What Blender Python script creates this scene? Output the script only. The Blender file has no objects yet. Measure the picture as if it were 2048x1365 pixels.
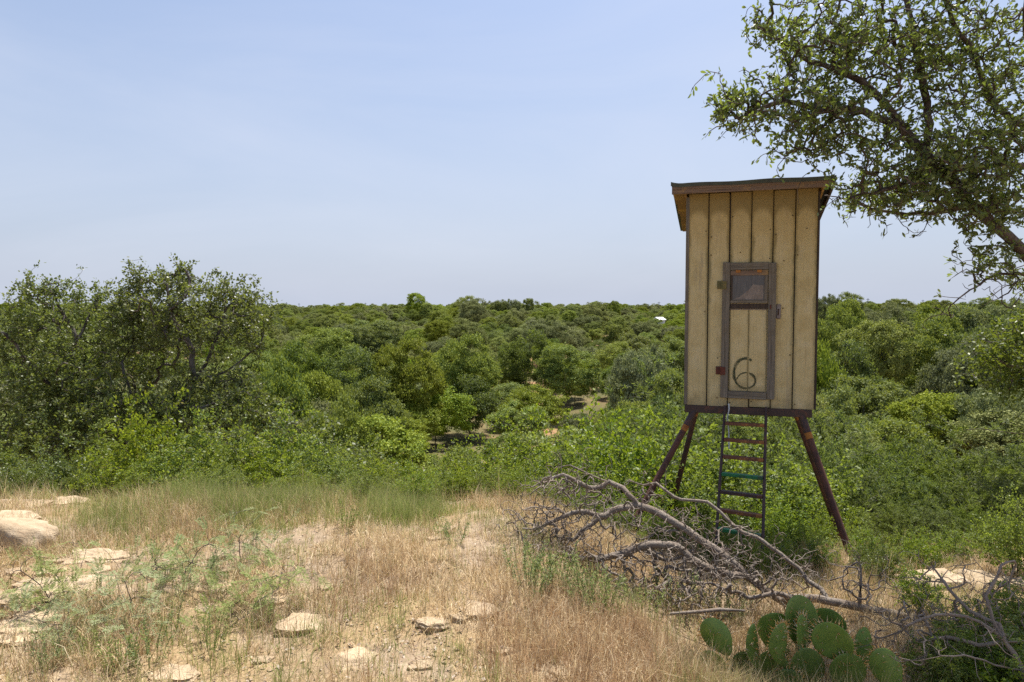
import bpy, bmesh, math, random
import numpy as np
from mathutils import Vector, Matrix

random.seed(7)
RNG = np.random.default_rng(11)
scene = bpy.context.scene
COL = scene.collection
rad = math.radians

# ------------------------------------------------------------------ camera
CAM_H = 1.70
PITCH = rad(2.83)
F = 2048 * 24 / 36.0
cam_d = bpy.data.cameras.new('camera')
cam_d.lens = 24; cam_d.sensor_width = 36; cam_d.clip_start = 0.05; cam_d.clip_end = 20000
cam = bpy.data.objects.new('camera', cam_d); COL.objects.link(cam)
cam.location = (0, 0, CAM_H); cam.rotation_euler = (rad(90) - PITCH, 0, 0)
scene.camera = cam

# ------------------------------------------------------------------ sky, sun, exposure
SUN_EL, SUN_AZ = rad(67), rad(22)           # azimuth from +Y towards +X
world = bpy.data.worlds.new('World'); scene.world = world; world.use_nodes = True
nt = world.node_tree; nt.nodes.clear()
sky = nt.nodes.new('ShaderNodeTexSky'); sky.sky_type = 'NISHITA'; sky.sun_disc = False
sky.sun_elevation = SUN_EL; sky.sun_rotation = SUN_AZ
sky.altitude = 300; sky.air_density = 1.0; sky.dust_density = 3.0; sky.ozone_density = 4.0
bg = nt.nodes.new('ShaderNodeBackground'); bg.inputs['Strength'].default_value = 0.098
# thin summer haze: the sky pales to lavender towards the horizon all the way round
gen = nt.nodes.new('ShaderNodeTexCoord'); sepw = nt.nodes.new('ShaderNodeSeparateXYZ'); nt.links.new(gen.outputs['Generated'], sepw.inputs[0])
hz = nt.nodes.new('ShaderNodeMapRange'); hz.inputs[1].default_value = 0.0; hz.inputs[2].default_value = 0.55; hz.inputs[3].default_value = 0.90; hz.inputs[4].default_value = 0.02
nt.links.new(sepw.outputs[2], hz.inputs[0])
mxw = nt.nodes.new('ShaderNodeMix'); mxw.data_type = 'RGBA'; nt.links.new(hz.outputs[0], mxw.inputs[0]); nt.links.new(sky.outputs[0], mxw.inputs[6])
cmap = nt.nodes.new('ShaderNodeMapping'); cmap.inputs['Scale'].default_value = (1.2, 1.2, 4.5); cmap.inputs['Rotation'].default_value = (0, .25, 0); nt.links.new(gen.outputs['Generated'], cmap.inputs[0])
cno = nt.nodes.new('ShaderNodeTexNoise'); cno.inputs['Scale'].default_value = 1.3; cno.inputs['Detail'].default_value = 6; cno.inputs['Roughness'].default_value = .55; cno.inputs['Distortion'].default_value = .6; nt.links.new(cmap.outputs[0], cno.inputs['Vector'])
cra = nt.nodes.new('ShaderNodeMapRange'); cra.inputs[1].default_value = .42; cra.inputs[2].default_value = .72; cra.inputs[3].default_value = 0; cra.inputs[4].default_value = .22; nt.links.new(cno.outputs[0], cra.inputs[0])
cmx = nt.nodes.new('ShaderNodeMix'); cmx.data_type = 'RGBA'; nt.links.new(cra.outputs[0], cmx.inputs[0]); nt.links.new(mxw.outputs[2], cmx.inputs[6]); cmx.inputs[7].default_value = (5.0, 5.2, 5.9, 1)
mxw.inputs[7].default_value = (3.50, 3.88, 4.75, 1)
wo = nt.nodes.new('ShaderNodeOutputWorld')
nt.links.new(cmx.outputs[2], bg.inputs['Color']); nt.links.new(bg.outputs[0], wo.inputs['Surface'])
sun_d = bpy.data.lights.new('sun', 'SUN'); sun_d.energy = 5.0; sun_d.angle = rad(1.2); sun_d.color = (1.0, 0.95, 0.87)
sun = bpy.data.objects.new('sun', sun_d); COL.objects.link(sun)
sdir = Vector((math.sin(SUN_AZ) * math.cos(SUN_EL), math.cos(SUN_AZ) * math.cos(SUN_EL), math.sin(SUN_EL)))
sun.rotation_euler = sdir.to_track_quat('Z', 'Y').to_euler(); sun.location = sdir * 50
vs = scene.view_settings
vs.view_transform = 'Standard'; vs.look = 'None'; vs.exposure = 0.76; vs.gamma = 1.0; vs.use_curve_mapping = False
cy = scene.cycles
cy.max_bounces = 6; cy.diffuse_bounces = 3; cy.glossy_bounces = 2; cy.transmission_bounces = 4; cy.transparent_max_bounces = 6
cy.use_denoising = False; cy.caustics_reflective = False; cy.caustics_refractive = False
cy.sample_clamp_indirect = 4

# ------------------------------------------------------------------ places
def pt(u, v, Y):
    """world point seen at photograph position (u, v), Y metres ahead"""
    x = (u - 1024) / F; w = (682.5 - v) / F
    dx, dy, dz = x, math.cos(PITCH) + math.sin(PITCH) * w, -math.sin(PITCH) + math.cos(PITCH) * w
    s = Y / dy
    return Vector((dx * s, Y, CAM_H + dz * s))

def proj(p):
    x, y, z = p[0], p[1], p[2] - CAM_H
    d = y * math.cos(PITCH) - z * math.sin(PITCH); w = y * math.sin(PITCH) + z * math.cos(PITCH)
    return 1024 + F * x / d, 682.5 - F * w / d

def ss(a, b, x):
    t = np.clip((np.asarray(x, float) - a) / (b - a), 0, 1); return t * t * (3 - 2 * t)

PY = [-200, 4.6, 5.6, 6.6, 7.4, 9, 12, 20, 30, 45, 60, 90, 130, 200, 300, 450, 600, 1000, 9000]
PZ = [0, 0, -0.05, -0.18, -0.45, -1.15, -2.4, -5.1, -7.9, -10.6, -11.6, -11.9, -11.3, -9.9, -8.2, -6.4, -6.0, -5.6, -5.4]
def H(x, y):
    x = np.asarray(x, float); y = np.asarray(y, float)
    z = np.interp(y, PY, PZ)
    z = z - (0.40 * ss(-.1, 1.5, x) * ss(1.2, 3.5, y) + 0.16 * ss(0.2, 2.4, x) * ss(3.8, 6.4, y)) * (1 - ss(8, 14, y))
    near = 1 - ss(9, 30, y)
    z = z + near * (0.035 * np.sin(1.7 * x + .3) * np.sin(2.1 * y + .9) + 0.018 * np.sin(4.1 * x + 1.3 * y) + 0.012 * np.sin(-2.9 * x + 6.3 * y + 2) + 0.008 * np.sin(9.1 * x + 3 * np.sin(5 * y)))
    far = ss(15, 70, y)
    z = z + far * (0.9 * np.sin(x / 23 + .6) * np.sin(y / 31 + 1.1) + 0.7 * np.sin(x / 11.3 + y / 17.0))
    z = z + ss(150, 320, y) * (1.6 * ss(20, 160, x) + 0.9 * np.sin(x / 71 + 2.0))
    return z
def h(x, y): return float(H(x, y))
def px_ground(u, v):
    lo = None
    for Y in np.arange(2.0, 12, 0.02):
        p = pt(u, v, Y)
        if p.z <= h(p.x, p.y): return p
    return p

# ------------------------------------------------------------------ object helpers
def link(name, data, parent=None, label=None, cat=None, group=None, kind=None, loc=None, rot=None, scale=None):
    o = bpy.data.objects.new(name, data); COL.objects.link(o)
    if parent is not None: o.parent = parent
    if label: o['label'] = label
    if cat: o['category'] = cat
    if group: o['group'] = group
    if kind: o['kind'] = kind
    if loc is not None: o.location = loc
    if rot is not None: o.rotation_euler = rot
    if scale is not None: o.scale = scale if hasattr(scale, '__len__') else (scale,) * 3
    return o

def mesh_uniform(name, V, Fc, mat=None, attrs=None, smooth=False):
    """V (n,3); Fc (m,k) all faces with k corners"""
    me = bpy.data.meshes.new(name)
    V = np.ascontiguousarray(V, np.float32); Fc = np.ascontiguousarray(Fc, np.int32)
    m, k = Fc.shape
    me.vertices.add(len(V)); me.vertices.foreach_set('co', V.ravel())
    me.loops.add(m * k); me.loops.foreach_set('vertex_index', Fc.ravel())
    me.polygons.add(m); me.polygons.foreach_set('loop_start', np.arange(0, m * k, k, dtype=np.int32))
    if smooth: me.polygons.foreach_set('use_smooth', np.ones(m, bool))
    for nm, arr in (attrs or {}).items():
        arr = np.ascontiguousarray(arr, np.float32)
        if arr.ndim == 1:
            a = me.attributes.new(nm, 'FLOAT', 'POINT'); a.data.foreach_set('value', arr)
        else:
            a = me.attributes.new(nm, 'FLOAT_COLOR', 'POINT'); a.data.foreach_set('color', arr.ravel())
    me.update(calc_edges=True); me.validate()
    if mat: me.materials.append(mat)
    return me

def mesh_pd(name, V, Fc, mat=None, smooth=False):
    me = bpy.data.meshes.new(name); me.from_pydata([tuple(v) for v in V], [], Fc); me.update()
    if smooth: me.polygons.foreach_set('use_smooth', np.ones(len(me.polygons), bool))
    if mat: me.materials.append(mat)
    return me

def box_mesh(name, x0, x1, y0, y1, z0, z1, mat, bev=0.003):
    bm = bmesh.new()
    bmesh.ops.create_cube(bm, size=1)
    for v in bm.verts:
        v.co = Vector(((x0 + x1) / 2 + v.co.x * (x1 - x0), (y0 + y1) / 2 + v.co.y * (y1 - y0), (z0 + z1) / 2 + v.co.z * (z1 - z0)))
    if bev: bmesh.ops.bevel(bm, geom=bm.edges[:], offset=bev, segments=1, affect='EDGES')
    me = bpy.data.meshes.new(name); bm.to_mesh(me); bm.free()
    me.materials.append(mat); return me

def tube_np(P, R, n=6, cap=True):
    P = np.asarray(P, float); R = np.asarray(R, float); m = len(P)
    T = np.gradient(P, axis=0); T /= np.linalg.norm(T, axis=1, keepdims=True) + 1e-9
    ref = np.array([0.31, 0.22, 0.93]) if abs(T[:, 2].mean()) < .8 else np.array([1.0, .1, .05])
    A = np.cross(T, ref); A /= np.linalg.norm(A, axis=1, keepdims=True) + 1e-9
    B = np.cross(T, A)
    a = np.arange(n) * 2 * np.pi / n
    V = P[:, None, :] + R[:, None, None] * (np.cos(a)[None, :, None] * A[:, None, :] + np.sin(a)[None, :, None] * B[:, None, :])
    i = np.arange(m - 1)[:, None] * n; j = np.arange(n)[None, :]; k = (j + 1) % n
    Fq = np.stack([i + j, i + k, i + n + k, i + n + j], -1).reshape(-1, 4)
    return V.reshape(-1, 3), Fq

# ------------------------------------------------------------------ materials
def new_mat(name):
    m = bpy.data.materials.new(name); m.use_nodes = True; t = m.node_tree; t.nodes.clear()
    out = t.nodes.new('ShaderNodeOutputMaterial'); return m, t, out
def nd(t, typ, **kw):
    n = t.nodes.new(typ)
    for k, v in kw.items():
        if k.startswith('i_'): n.inputs[k[2:].replace('_', ' ')].default_value = v
        else: setattr(n, k, v)
    return n
def mixc(t, fac, a, b, blend='MIX'):
    n = t.nodes.new('ShaderNodeMix'); n.data_type = 'RGBA'; n.blend_type = blend
    for sock, val in ((n.inputs[0], fac), (n.inputs[6], a), (n.inputs[7], b)):
        if hasattr(val, 'is_output'): t.links.new(val, sock)
        elif isinstance(val, (int, float)): sock.default_value = val
        else: sock.default_value = (*val, 1)[:4]
    return n.outputs[2]
def math_n(t, op, a, b=None, clamp=False):
    n = t.nodes.new('ShaderNodeMath'); n.operation = op; n.use_clamp = clamp
    for s, val in zip(n.inputs, (a, b)):
        if val is None: continue
        if hasattr(val, 'is_output'): t.links.new(val, s)
        else: s.default_value = val
    return n.outputs[0]
def ramp(t, fac, stops):
    n = t.nodes.new('ShaderNodeValToRGB'); e = n.color_ramp.elements
    while len(e) < len(stops): e.new(0.5)
    for el, (p, c) in zip(e, stops): el.position = p; el.color = (*c, 1) if len(c) == 3 else c
    t.links.new(fac, n.inputs[0]); return n.outputs[0]
def mrange(t, x, a, b, c=0.0, d=1.0):
    n = t.nodes.new('ShaderNodeMapRange'); n.interpolation_type = 'SMOOTHSTEP'
    t.links.new(x, n.inputs[0])
    for i, v in zip((1, 2, 3, 4), (a, b, c, d)): n.inputs[i].default_value = v
    return n.outputs[0]
def noise_n(t, vec, scale, detail=4, rough=.6, dist=0):
    n = t.nodes.new('ShaderNodeTexNoise'); n.inputs['Scale'].default_value = scale
    n.inputs['Detail'].default_value = detail; n.inputs['Roughness'].default_value = rough; n.inputs['Distortion'].default_value = dist
    if vec is not None: t.links.new(vec, n.inputs['Vector'])
    return n.outputs[0]
def mapping(t, vec, scale=(1, 1, 1), loc=(0, 0, 0)):
    n = t.nodes.new('ShaderNodeMapping'); n.inputs['Scale'].default_value = scale; n.inputs['Location'].default_value = loc
    t.links.new(vec, n.inputs['Vector']); return n.outputs[0]
def bump(t, hgt, strength, dist):
    n = t.nodes.new('ShaderNodeBump'); n.inputs['Strength'].default_value = strength; n.inputs['Distance'].default_value = dist
    t.links.new(hgt, n.inputs['Height']); return n.outputs[0]
def princ(t, out, col, rough=.8, spec=.3, normal=None, metal=0.0):
    p = t.nodes.new('ShaderNodeBsdfPrincipled')
    for s, v in ((p.inputs['Base Color'], col), (p.inputs['Roughness'], rough)):
        if hasattr(v, 'is_output'): t.links.new(v, s)
        elif isinstance(v, (int, float)): s.default_value = v
        else: s.default_value = (*v, 1)
    p.inputs['Specular IOR Level'].default_value = spec; p.inputs['Metallic'].default_value = metal
    if normal is not None: t.links.new(normal, p.inputs['Normal'])
    if out is not None: t.links.new(p.outputs[0], out.inputs['Surface'])
    return p.outputs[0]

def leaf_mat(name, stops, trans=.35, tcol=(0.16, 0.22, 0.03), rough=.45, spec=.4, vary=.35):
    """leaves coloured by their own random value and by the plant's"""
    m, t, out = new_mat(name)
    a = nd(t, 'ShaderNodeAttribute', attribute_name='rnd').outputs['Fac']
    oi = nd(t, 'ShaderNodeObjectInfo').outputs['Random']
    c = ramp(t, a, stops)
    hsv = nd(t, 'ShaderNodeHueSaturation')
    t.links.new(c, hsv.inputs['Color'])
    t.links.new(math_n(t, 'ADD', math_n(t, 'MULTIPLY', oi, vary), 1 - vary / 2), hsv.inputs['Value'])
    t.links.new(math_n(t, 'ADD', math_n(t, 'MULTIPLY', math_n(t, 'FRACT', math_n(t, 'MULTIPLY', oi, 7.31)), .03), .488), hsv.inputs['Hue'])
    t.links.new(math_n(t, 'ADD', math_n(t, 'MULTIPLY', math_n(t, 'FRACT', math_n(t, 'MULTIPLY', oi, 13.7)), .4), .75), hsv.inputs['Saturation'])
    col = hsv.outputs[0]
    p = princ(t, None, col, rough, spec)
    tr = nd(t, 'ShaderNodeBsdfTranslucent')
    t.links.new(mixc(t, .6, col, tcol), tr.inputs['Color'])
    mx = nd(t, 'ShaderNodeMixShader'); mx.inputs[0].default_value = trans
    t.links.new(p, mx.inputs[1]); t.links.new(tr.outputs[0], mx.inputs[2]); t.links.new(mx.outputs[0], out.inputs['Surface'])
    return m

M = {}
M['oak_leaf'] = leaf_mat('oak_leaf', [(0, (.055, .088, .018)), (.5, (.095, .140, .026)), (.88, (.145, .190, .038)), (1, (.24, .26, .08))], .38, (.36, .46, .04), .45, .40, .15)
M['dark_leaf'] = leaf_mat('dark_leaf', [(0, (.058, .082, .018)), (.6, (.105, .138, .028)), (1, (.185, .210, .055))], .33, (.32, .38, .04), .45, .35, .2)
M['shrub_leaf'] = leaf_mat('shrub_leaf', [(0, (.072, .112, .016)), (.5, (.135, .190, .028)), (.9, (.225, .275, .046)), (1, (.27, .22, .06))], .40, (.42, .50, .04), .5, .30, .25)
M['bright_leaf'] = leaf_mat('bright_leaf', [(0, (.058, .105, .016)), (.5, (.120, .180, .026)), (1, (.225, .285, .046))], .38, (.40, .50, .03), .5, .30, .3)
M['mesquite_leaf'] = leaf_mat('mesquite_leaf', [(0, (.060, .092, .020)), (.5, (.098, .136, .028)), (1, (.160, .195, .048))], .36, (.28, .35, .035), .6, .2, .3)
M['valley_leaf'] = leaf_mat('valley_leaf', [(0, (.095, .128, .022)), (.5, (.172, .212, .038)), (1, (.275, .305, .066))], .26, (.44, .50, .05), .65, .12, .6)
M['valley_grey'] = leaf_mat('valley_grey', [(0, (.105, .125, .040)), (.5, (.178, .198, .066)), (1, (.27, .28, .112))], .22, (.38, .42, .12), .7, .10, .5)
M['valley_lime'] = leaf_mat('valley_lime', [(0, (.095, .142, .020)), (.5, (.168, .222, .034)), (1, (.26, .305, .055))], .28, (.45, .52, .05), .6, .15, .5)
M['weed_leaf'] = leaf_mat('weed_leaf', [(0, (.15, .20, .070)), (.5, (.21, .26, .095)), (1, (.30, .34, .14))], .35, (.42, .48, .12), .7, .1, .2)
M['feather_leaf'] = leaf_mat('feather_leaf', [(0, (.17, .22, .065)), (.5, (.24, .29, .10)), (1, (.33, .36, .16))], .35, (.35, .40, .12), .6, .2, .2)

def bark_mat(name, c0, c1, c2, scale=30):
    m, t, out = new_mat(name)
    tc = nd(t, 'ShaderNodeTexCoord').outputs['Object']
    n1 = noise_n(t, mapping(t, tc, (1, 1, 1)), scale, 5, .7, .6); n2 = noise_n(t, tc, scale * .18, 3, .6)
    c = mixc(t, mrange(t, n2, .42, .62), ramp(t, n1, [(.3, c0), (.7, c1)]), c2)
    princ(t, out, c, .9, .15, bump(t, n1, .8, .012)); return m
M['bark'] = bark_mat('bark', (.040, .031, .025), (.115, .092, .076), (.145, .128, .112))
M['oak_bark'] = bark_mat('oak_bark', (.035, .024, .020), (.095, .068, .056), (.13, .105, .09), 45)
M['dead_wood'] = bark_mat('dead_wood', (.10, .078, .060), (.37, .315, .262), (.21, .165, .13), 55)
M['dead_twig'] = bark_mat('dead_twig', (.20, .155, .12), (.38, .315, .255), (.25, .195, .155), 60)

# ground
def ground_mat():
    m, t, out = new_mat('ground_soil')
    g = nd(t, 'ShaderNodeNewGeometry').outputs['Position']
    n1 = noise_n(t, g, 1.1, 6, .62, .4); n2 = noise_n(t, g, 9, 6, .7); n3 = noise_n(t, g, 55, 4, .7)
    soil = ramp(t, n2, [(.28, (.19, .14, .095)), (.5, (.30, .225, .155)), (.72, (.43, .345, .245))])
    straw = ramp(t, n3, [(.3, (.20, .135, .075)), (.55, (.34, .245, .135)), (.75, (.47, .36, .22))])
    c = mixc(t, mrange(t, n1, .40, .60), soil, straw)
    c = mixc(t, mrange(t, n3, .60, .70, 0, .55), c, (.17, .125, .085))
    sep = nd(t, 'ShaderNodeSeparateXYZ'); t.links.new(g, sep.inputs[0])
    nf = noise_n(t, g, .09, 5, .6)
    wild = ramp(t, nf, [(.35, (.085, .085, .035)), (.5, (.16, .125, .06)), (.62, (.33, .19, .10))])
    c = mixc(t, mrange(t, sep.outputs[1], 9, 16), c, wild)
    princ(t, out, c, .95, .1, bump(t, math_n(t, 'ADD', n2, math_n(t, 'MULTIPLY', n3, .4)), .7, .03)); return m
M['ground'] = ground_mat()

def rock_mat():
    m, t, out = new_mat('limestone')
    tc = nd(t, 'ShaderNodeTexCoord').outputs['Object']; oi = nd(t, 'ShaderNodeObjectInfo').outputs['Random']
    n1 = noise_n(t, tc, 5, 6, .65, .3); n2 = noise_n(t, mapping(t, tc, (6, 6, 22)), 1.6, 5, .7); n3 = noise_n(t, tc, 60, 4, .75)
    c = ramp(t, n1, [(.3, (.30, .215, .135)), (.48, (.45, .345, .225)), (.7, (.58, .465, .33))])
    c = mixc(t, mrange(t, n2, .56, .68, 0, .5), c, (.36, .24, .15))
    c = mixc(t, mrange(t, n3, .62, .72, 0, .4), c, (.24, .18, .12))
    v = nd(t, 'ShaderNodeHueSaturation'); t.links.new(c, v.inputs['Color'])
    t.links.new(math_n(t, 'ADD', math_n(t, 'MULTIPLY', oi, .3), .85), v.inputs['Value'])
    princ(t, out, v.outputs[0], .92, .15, bump(t, math_n(t, 'ADD', n2, math_n(t, 'MULTIPLY', n3, .5)), .8, .02)); return m
M['rock'] = rock_mat()

def attr_mat(name, trans=.3, rough=.7):
    m, t, out = new_mat(name)
    c = nd(t, 'ShaderNodeAttribute', attribute_name='col').outputs['Color']
    p = princ(t, None, c, rough, .2)
    tr = nd(t, 'ShaderNodeBsdfTranslucent'); t.links.new(c, tr.inputs['Color'])
    mx = nd(t, 'ShaderNodeMixShader'); mx.inputs[0].default_value = trans
    t.links.new(p, mx.inputs[1]); t.links.new(tr.outputs[0], mx.inputs[2]); t.links.new(mx.outputs[0], out.inputs['Surface'])
    return m
M['grass'] = attr_mat('grass_blades', .35)
M['litter'] = attr_mat('leaf_litter', .15, .8)

WALL_H = 2.15
def plank_mat():
    m, t, out = new_mat('painted_siding')
    tc = nd(t, 'ShaderNodeTexCoord').outputs['Object']; oi = nd(t, 'ShaderNodeObjectInfo').outputs['Random']
    sh = nd(t, 'ShaderNodeVectorMath', operation='ADD'); t.links.new(tc, sh.inputs[0])
    cb = nd(t, 'ShaderNodeCombineXYZ'); t.links.new(math_n(t, 'MULTIPLY', oi, 40), cb.inputs[0]); t.links.new(math_n(t, 'MULTIPLY', oi, 17), cb.inputs[2])
    t.links.new(cb.outputs[0], sh.inputs[1]); p = sh.outputs[0]
    streak = noise_n(t, mapping(t, p, (90, 90, 3)), 1, 5, .65); blot = noise_n(t, p, 5, 5, .65); fine = noise_n(t, mapping(t, p, (70, 70, 240)), 1, 3, .7)
    c = ramp(t, blot, [(.3, (.44, .355, .18)), (.5, (.53, .445, .245)), (.72, (.59, .515, .33))])
    c = mixc(t, mrange(t, streak, .50, .72, 0, .6), c, (.31, .235, .125))
    big = noise_n(t, mapping(t, p, (7, 7, 1.3)), 1, 5, .7, .5)
    c = mixc(t, mrange(t, big, .56, .70, 0, .55), c, (.30, .26, .19))
    c = mixc(t, mrange(t, big, .42, .30, 0, .35), c, (.44, .30, .11))
    c = mixc(t, mrange(t, fine, .55, .75, 0, .22), c, (.26, .20, .13))
    sep = nd(t, 'ShaderNodeSeparateXYZ'); t.links.new(tc, sep.inputs[0])
    ax = math_n(t, 'ABSOLUTE', sep.outputs[0])
    edge = math_n(t, 'ADD', ax, math_n(t, 'MULTIPLY', math_n(t, 'SUBTRACT', blot, .5), .10))
    zed = mrange(t, sep.outputs[2], .2, 2.0, .45, 1.0)
    c = mixc(t, math_n(t, 'MULTIPLY', mrange(t, edge, .062, .100, 0, .9), zed), c, (.12, .11, .045))
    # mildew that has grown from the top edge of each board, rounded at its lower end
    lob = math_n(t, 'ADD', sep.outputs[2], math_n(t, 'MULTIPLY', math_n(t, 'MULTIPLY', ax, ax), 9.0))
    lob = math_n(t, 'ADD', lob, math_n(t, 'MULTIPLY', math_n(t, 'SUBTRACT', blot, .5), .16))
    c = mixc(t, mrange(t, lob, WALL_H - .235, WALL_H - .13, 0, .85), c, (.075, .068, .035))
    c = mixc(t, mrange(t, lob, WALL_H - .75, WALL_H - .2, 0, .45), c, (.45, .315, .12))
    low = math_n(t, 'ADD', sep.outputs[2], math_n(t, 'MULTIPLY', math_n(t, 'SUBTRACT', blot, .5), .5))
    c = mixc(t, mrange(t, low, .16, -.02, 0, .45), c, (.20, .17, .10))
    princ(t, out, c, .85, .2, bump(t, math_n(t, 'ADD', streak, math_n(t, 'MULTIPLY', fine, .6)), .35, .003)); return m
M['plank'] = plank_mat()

def wood_mat(name, c0, c1, c2, axis=2):
    m, t, out = new_mat(name)
    tc = nd(t, 'ShaderNodeTexCoord').outputs['Object']
    s = [70, 70, 70]; s[axis] = 2.5
    st = noise_n(t, mapping(t, tc, s), 1, 5, .7, .3); bl = noise_n(t, tc, 6, 4, .6)
    c = ramp(t, st, [(.3, c0), (.65, c1)]); c = mixc(t, mrange(t, bl, .5, .66, 0, .7), c, c2)
    princ(t, out, c, .9, .15, bump(t, st, .7, .004)); return m
M['grey_wood'] = wood_mat('weathered_wood_upright', (.085, .073, .060), (.22, .197, .168), (.14, .115, .085))
M['grey_wood_x'] = wood_mat('weathered_wood_level', (.085, .073, .060), (.22, .197, .168), (.15, .125, .09), 0)
M['fascia'] = wood_mat('fascia_wood', (.115, .075, .055), (.25, .175, .13), (.33, .215, .10), 0)
M['deck'] = wood_mat('deck_wood', (.17, .10, .05), (.36, .23, .11), (.44, .28, .10), 0)
M['dark_wood'] = wood_mat('dark_wood', (.035, .028, .025), (.085, .065, .055), (.07, .05, .04))

def metal_mat(name, base, rust, amt=.5, rough=.6):
    m, t, out = new_mat(name)
    tc = nd(t, 'ShaderNodeTexCoord').outputs['Object']
    n1 = noise_n(t, tc, 9, 6, .7, .3); n2 = noise_n(t, tc, 70, 4, .7)
    c = mixc(t, mrange(t, n1, .62 - .3 * amt, .72 - .2 * amt), base, rust)
    c = mixc(t, mrange(t, n2, .58, .70, 0, .4), c, (.05, .03, .025))
    princ(t, out, c, rough, .35, bump(t, n2, .35, .003)); return m
M['frame_metal'] = metal_mat('frame_steel', (.055, .035, .032), (.12, .05, .035), .35)
M['leg_metal'] = metal_mat('leg_pipe', (.105, .042, .028), (.055, .027, .021), .55, .65)
M['rust'] = metal_mat('rust', (.36, .15, .035), (.22, .075, .025), .4, .85)
M['green_paint'] = metal_mat('green_paint', (.015, .16, .06), (.03, .075, .04), .45, .5)
M['rung_rust'] = metal_mat('rung_rust', (.14, .06, .035), (.30, .13, .04), .4, .7)
M['roof_sheet'] = metal_mat('roof_sheet', (.075, .08, .052), (.055, .055, .04), .5, .7)
M['eave_shade'] = metal_mat('eave_shade', (.035, .038, .05), (.05, .045, .045), .4, .8)  # dark blue-grey tone that paints the right eave's shade
M['hasp'] = metal_mat('hasp_metal', (.22, .2, .21), (.15, .11, .10), .4, .55)
M['red_hinge'] = metal_mat('hinge_metal', (.12, .038, .026), (.07, .03, .02), .5, .8)
M['moss_hinge'] = metal_mat('hinge_metal_moss', (.13, .12, .05), (.22, .15, .06), .4, .8)

def simple(name, c, rough=.7, spec=.3):
    m, t, out = new_mat(name); princ(t, out, c, rough, spec); return m
M['rope'] = simple('rope_fibre', (.45, .50, .55), .9)
M['white_roof'] = simple('white_roof', (.80, .80, .80), .5)
M['pole'] = simple('pole_wood', (.10, .09, .085), .9)
M['nail'] = simple('nail_rust', (.06, .035, .02), .9)
M['spine'] = None
def spine_mat():
    m, t, out = new_mat('cactus_spine')
    a = nd(t, 'ShaderNodeAttribute', attribute_name='rnd').outputs['Fac']
    c = ramp(t, a, [(0, (.72, .36, .07)), (.5, (.80, .55, .20)), (1, (.88, .80, .60))])
    p = princ(t, None, c, .5, .3); tr = nd(t, 'ShaderNodeBsdfTranslucent'); t.links.new(c, tr.inputs['Color'])
    mx = nd(t, 'ShaderNodeMixShader'); mx.inputs[0].default_value = .4
    t.links.new(p, mx.inputs[1]); t.links.new(tr.outputs[0], mx.inputs[2]); t.links.new(mx.outputs[0], out.inputs['Surface']); return m
M['spine'] = spine_mat()
def pad_mat():
    m, t, out = new_mat('cactus_skin')
    tc = nd(t, 'ShaderNodeTexCoord').outputs['Object']; oi = nd(t, 'ShaderNodeObjectInfo').outputs['Random']
    n1 = noise_n(t, tc, 14, 5, .6); n2 = noise_n(t, tc, 90, 3, .6)
    c = ramp(t, n1, [(.3, (.105, .175, .028)), (.58, (.165, .245, .045)), (.78, (.27, .28, .09)), (.9, (.33, .27, .13))])
    vor = nd(t, 'ShaderNodeTexVoronoi'); vor.inputs['Scale'].default_value = 38; t.links.new(tc, vor.inputs['Vector'])
    c = mixc(t, mrange(t, vor.outputs[0], .16, .06, 0, .7), c, (.03, .05, .015))
    hv = nd(t, 'ShaderNodeHueSaturation'); t.links.new(c, hv.inputs['Color'])
    t.links.new(math_n(t, 'ADD', math_n(t, 'MULTIPLY', oi, .5), .75), hv.inputs['Value'])
    p = nd(t, 'ShaderNodeBsdfPrincipled'); t.links.new(hv.outputs[0], p.inputs['Base Color']); p.inputs['Roughness'].default_value = .5
    p.inputs['Subsurface Weight'].default_value = .25; p.inputs['Subsurface Radius'].default_value = (.012, .02, .005); p.inputs['Subsurface Scale'].default_value = .6
    t.links.new(bump(t, n2, .3, .002), p.inputs['Normal']); t.links.new(p.outputs[0], out.inputs['Surface']); return m
M['pad'] = pad_mat()
def pane_mat():
    m, t, out = new_mat('clouded_pane')
    tc = nd(t, 'ShaderNodeTexCoord').outputs['Object']
    st = noise_n(t, mapping(t, tc, (60, 10, 5)), 1, 5, .7); bl = noise_n(t, tc, 9, 4, .6)
    c = ramp(t, st, [(.3, (.035, .032, .032)), (.7, (.11, .10, .097))]); c = mixc(t, mrange(t, bl, .45, .65, 0, .5), c, (.08, .06, .05))
    princ(t, out, c, .18, .6); return m
M['pane'] = pane_mat()
def film_mat():
    m, t, out = new_mat('torn_film')
    tc = nd(t, 'ShaderNodeTexCoord').outputs['Object']; n = noise_n(t, mapping(t, tc, (30, 10, 12)), 1, 4, .6)
    princ(t, out, ramp(t, n, [(.3, (.15, .122, .108)), (.7, (.26, .22, .20))]), .5, .4); return m
M['film'] = film_mat()
def spray_mat():
    m, t, out = new_mat('worn_spray_paint')
    tc = nd(t, 'ShaderNodeTexCoord').outputs['Object']; n = noise_n(t, tc, 22, 5, .75)
    p = princ(t, None, (.035, .05, .028), .8, .2); tr = nd(t, 'ShaderNodeBsdfTransparent')
    ed = nd(t, 'ShaderNodeAttribute', attribute_name='rnd').outputs['Fac']
    f = math_n(t, 'MULTIPLY', mrange(t, n, .36, .60, .45, .97), ed)
    mx = nd(t, 'ShaderNodeMixShader'); t.links.new(f, mx.inputs[0]); t.links.new(tr.outputs[0], mx.inputs[1]); t.links.new(p, mx.inputs[2])
    t.links.new(mx.outputs[0], out.inputs['Surface']); return m
M['spray'] = spray_mat()

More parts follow.
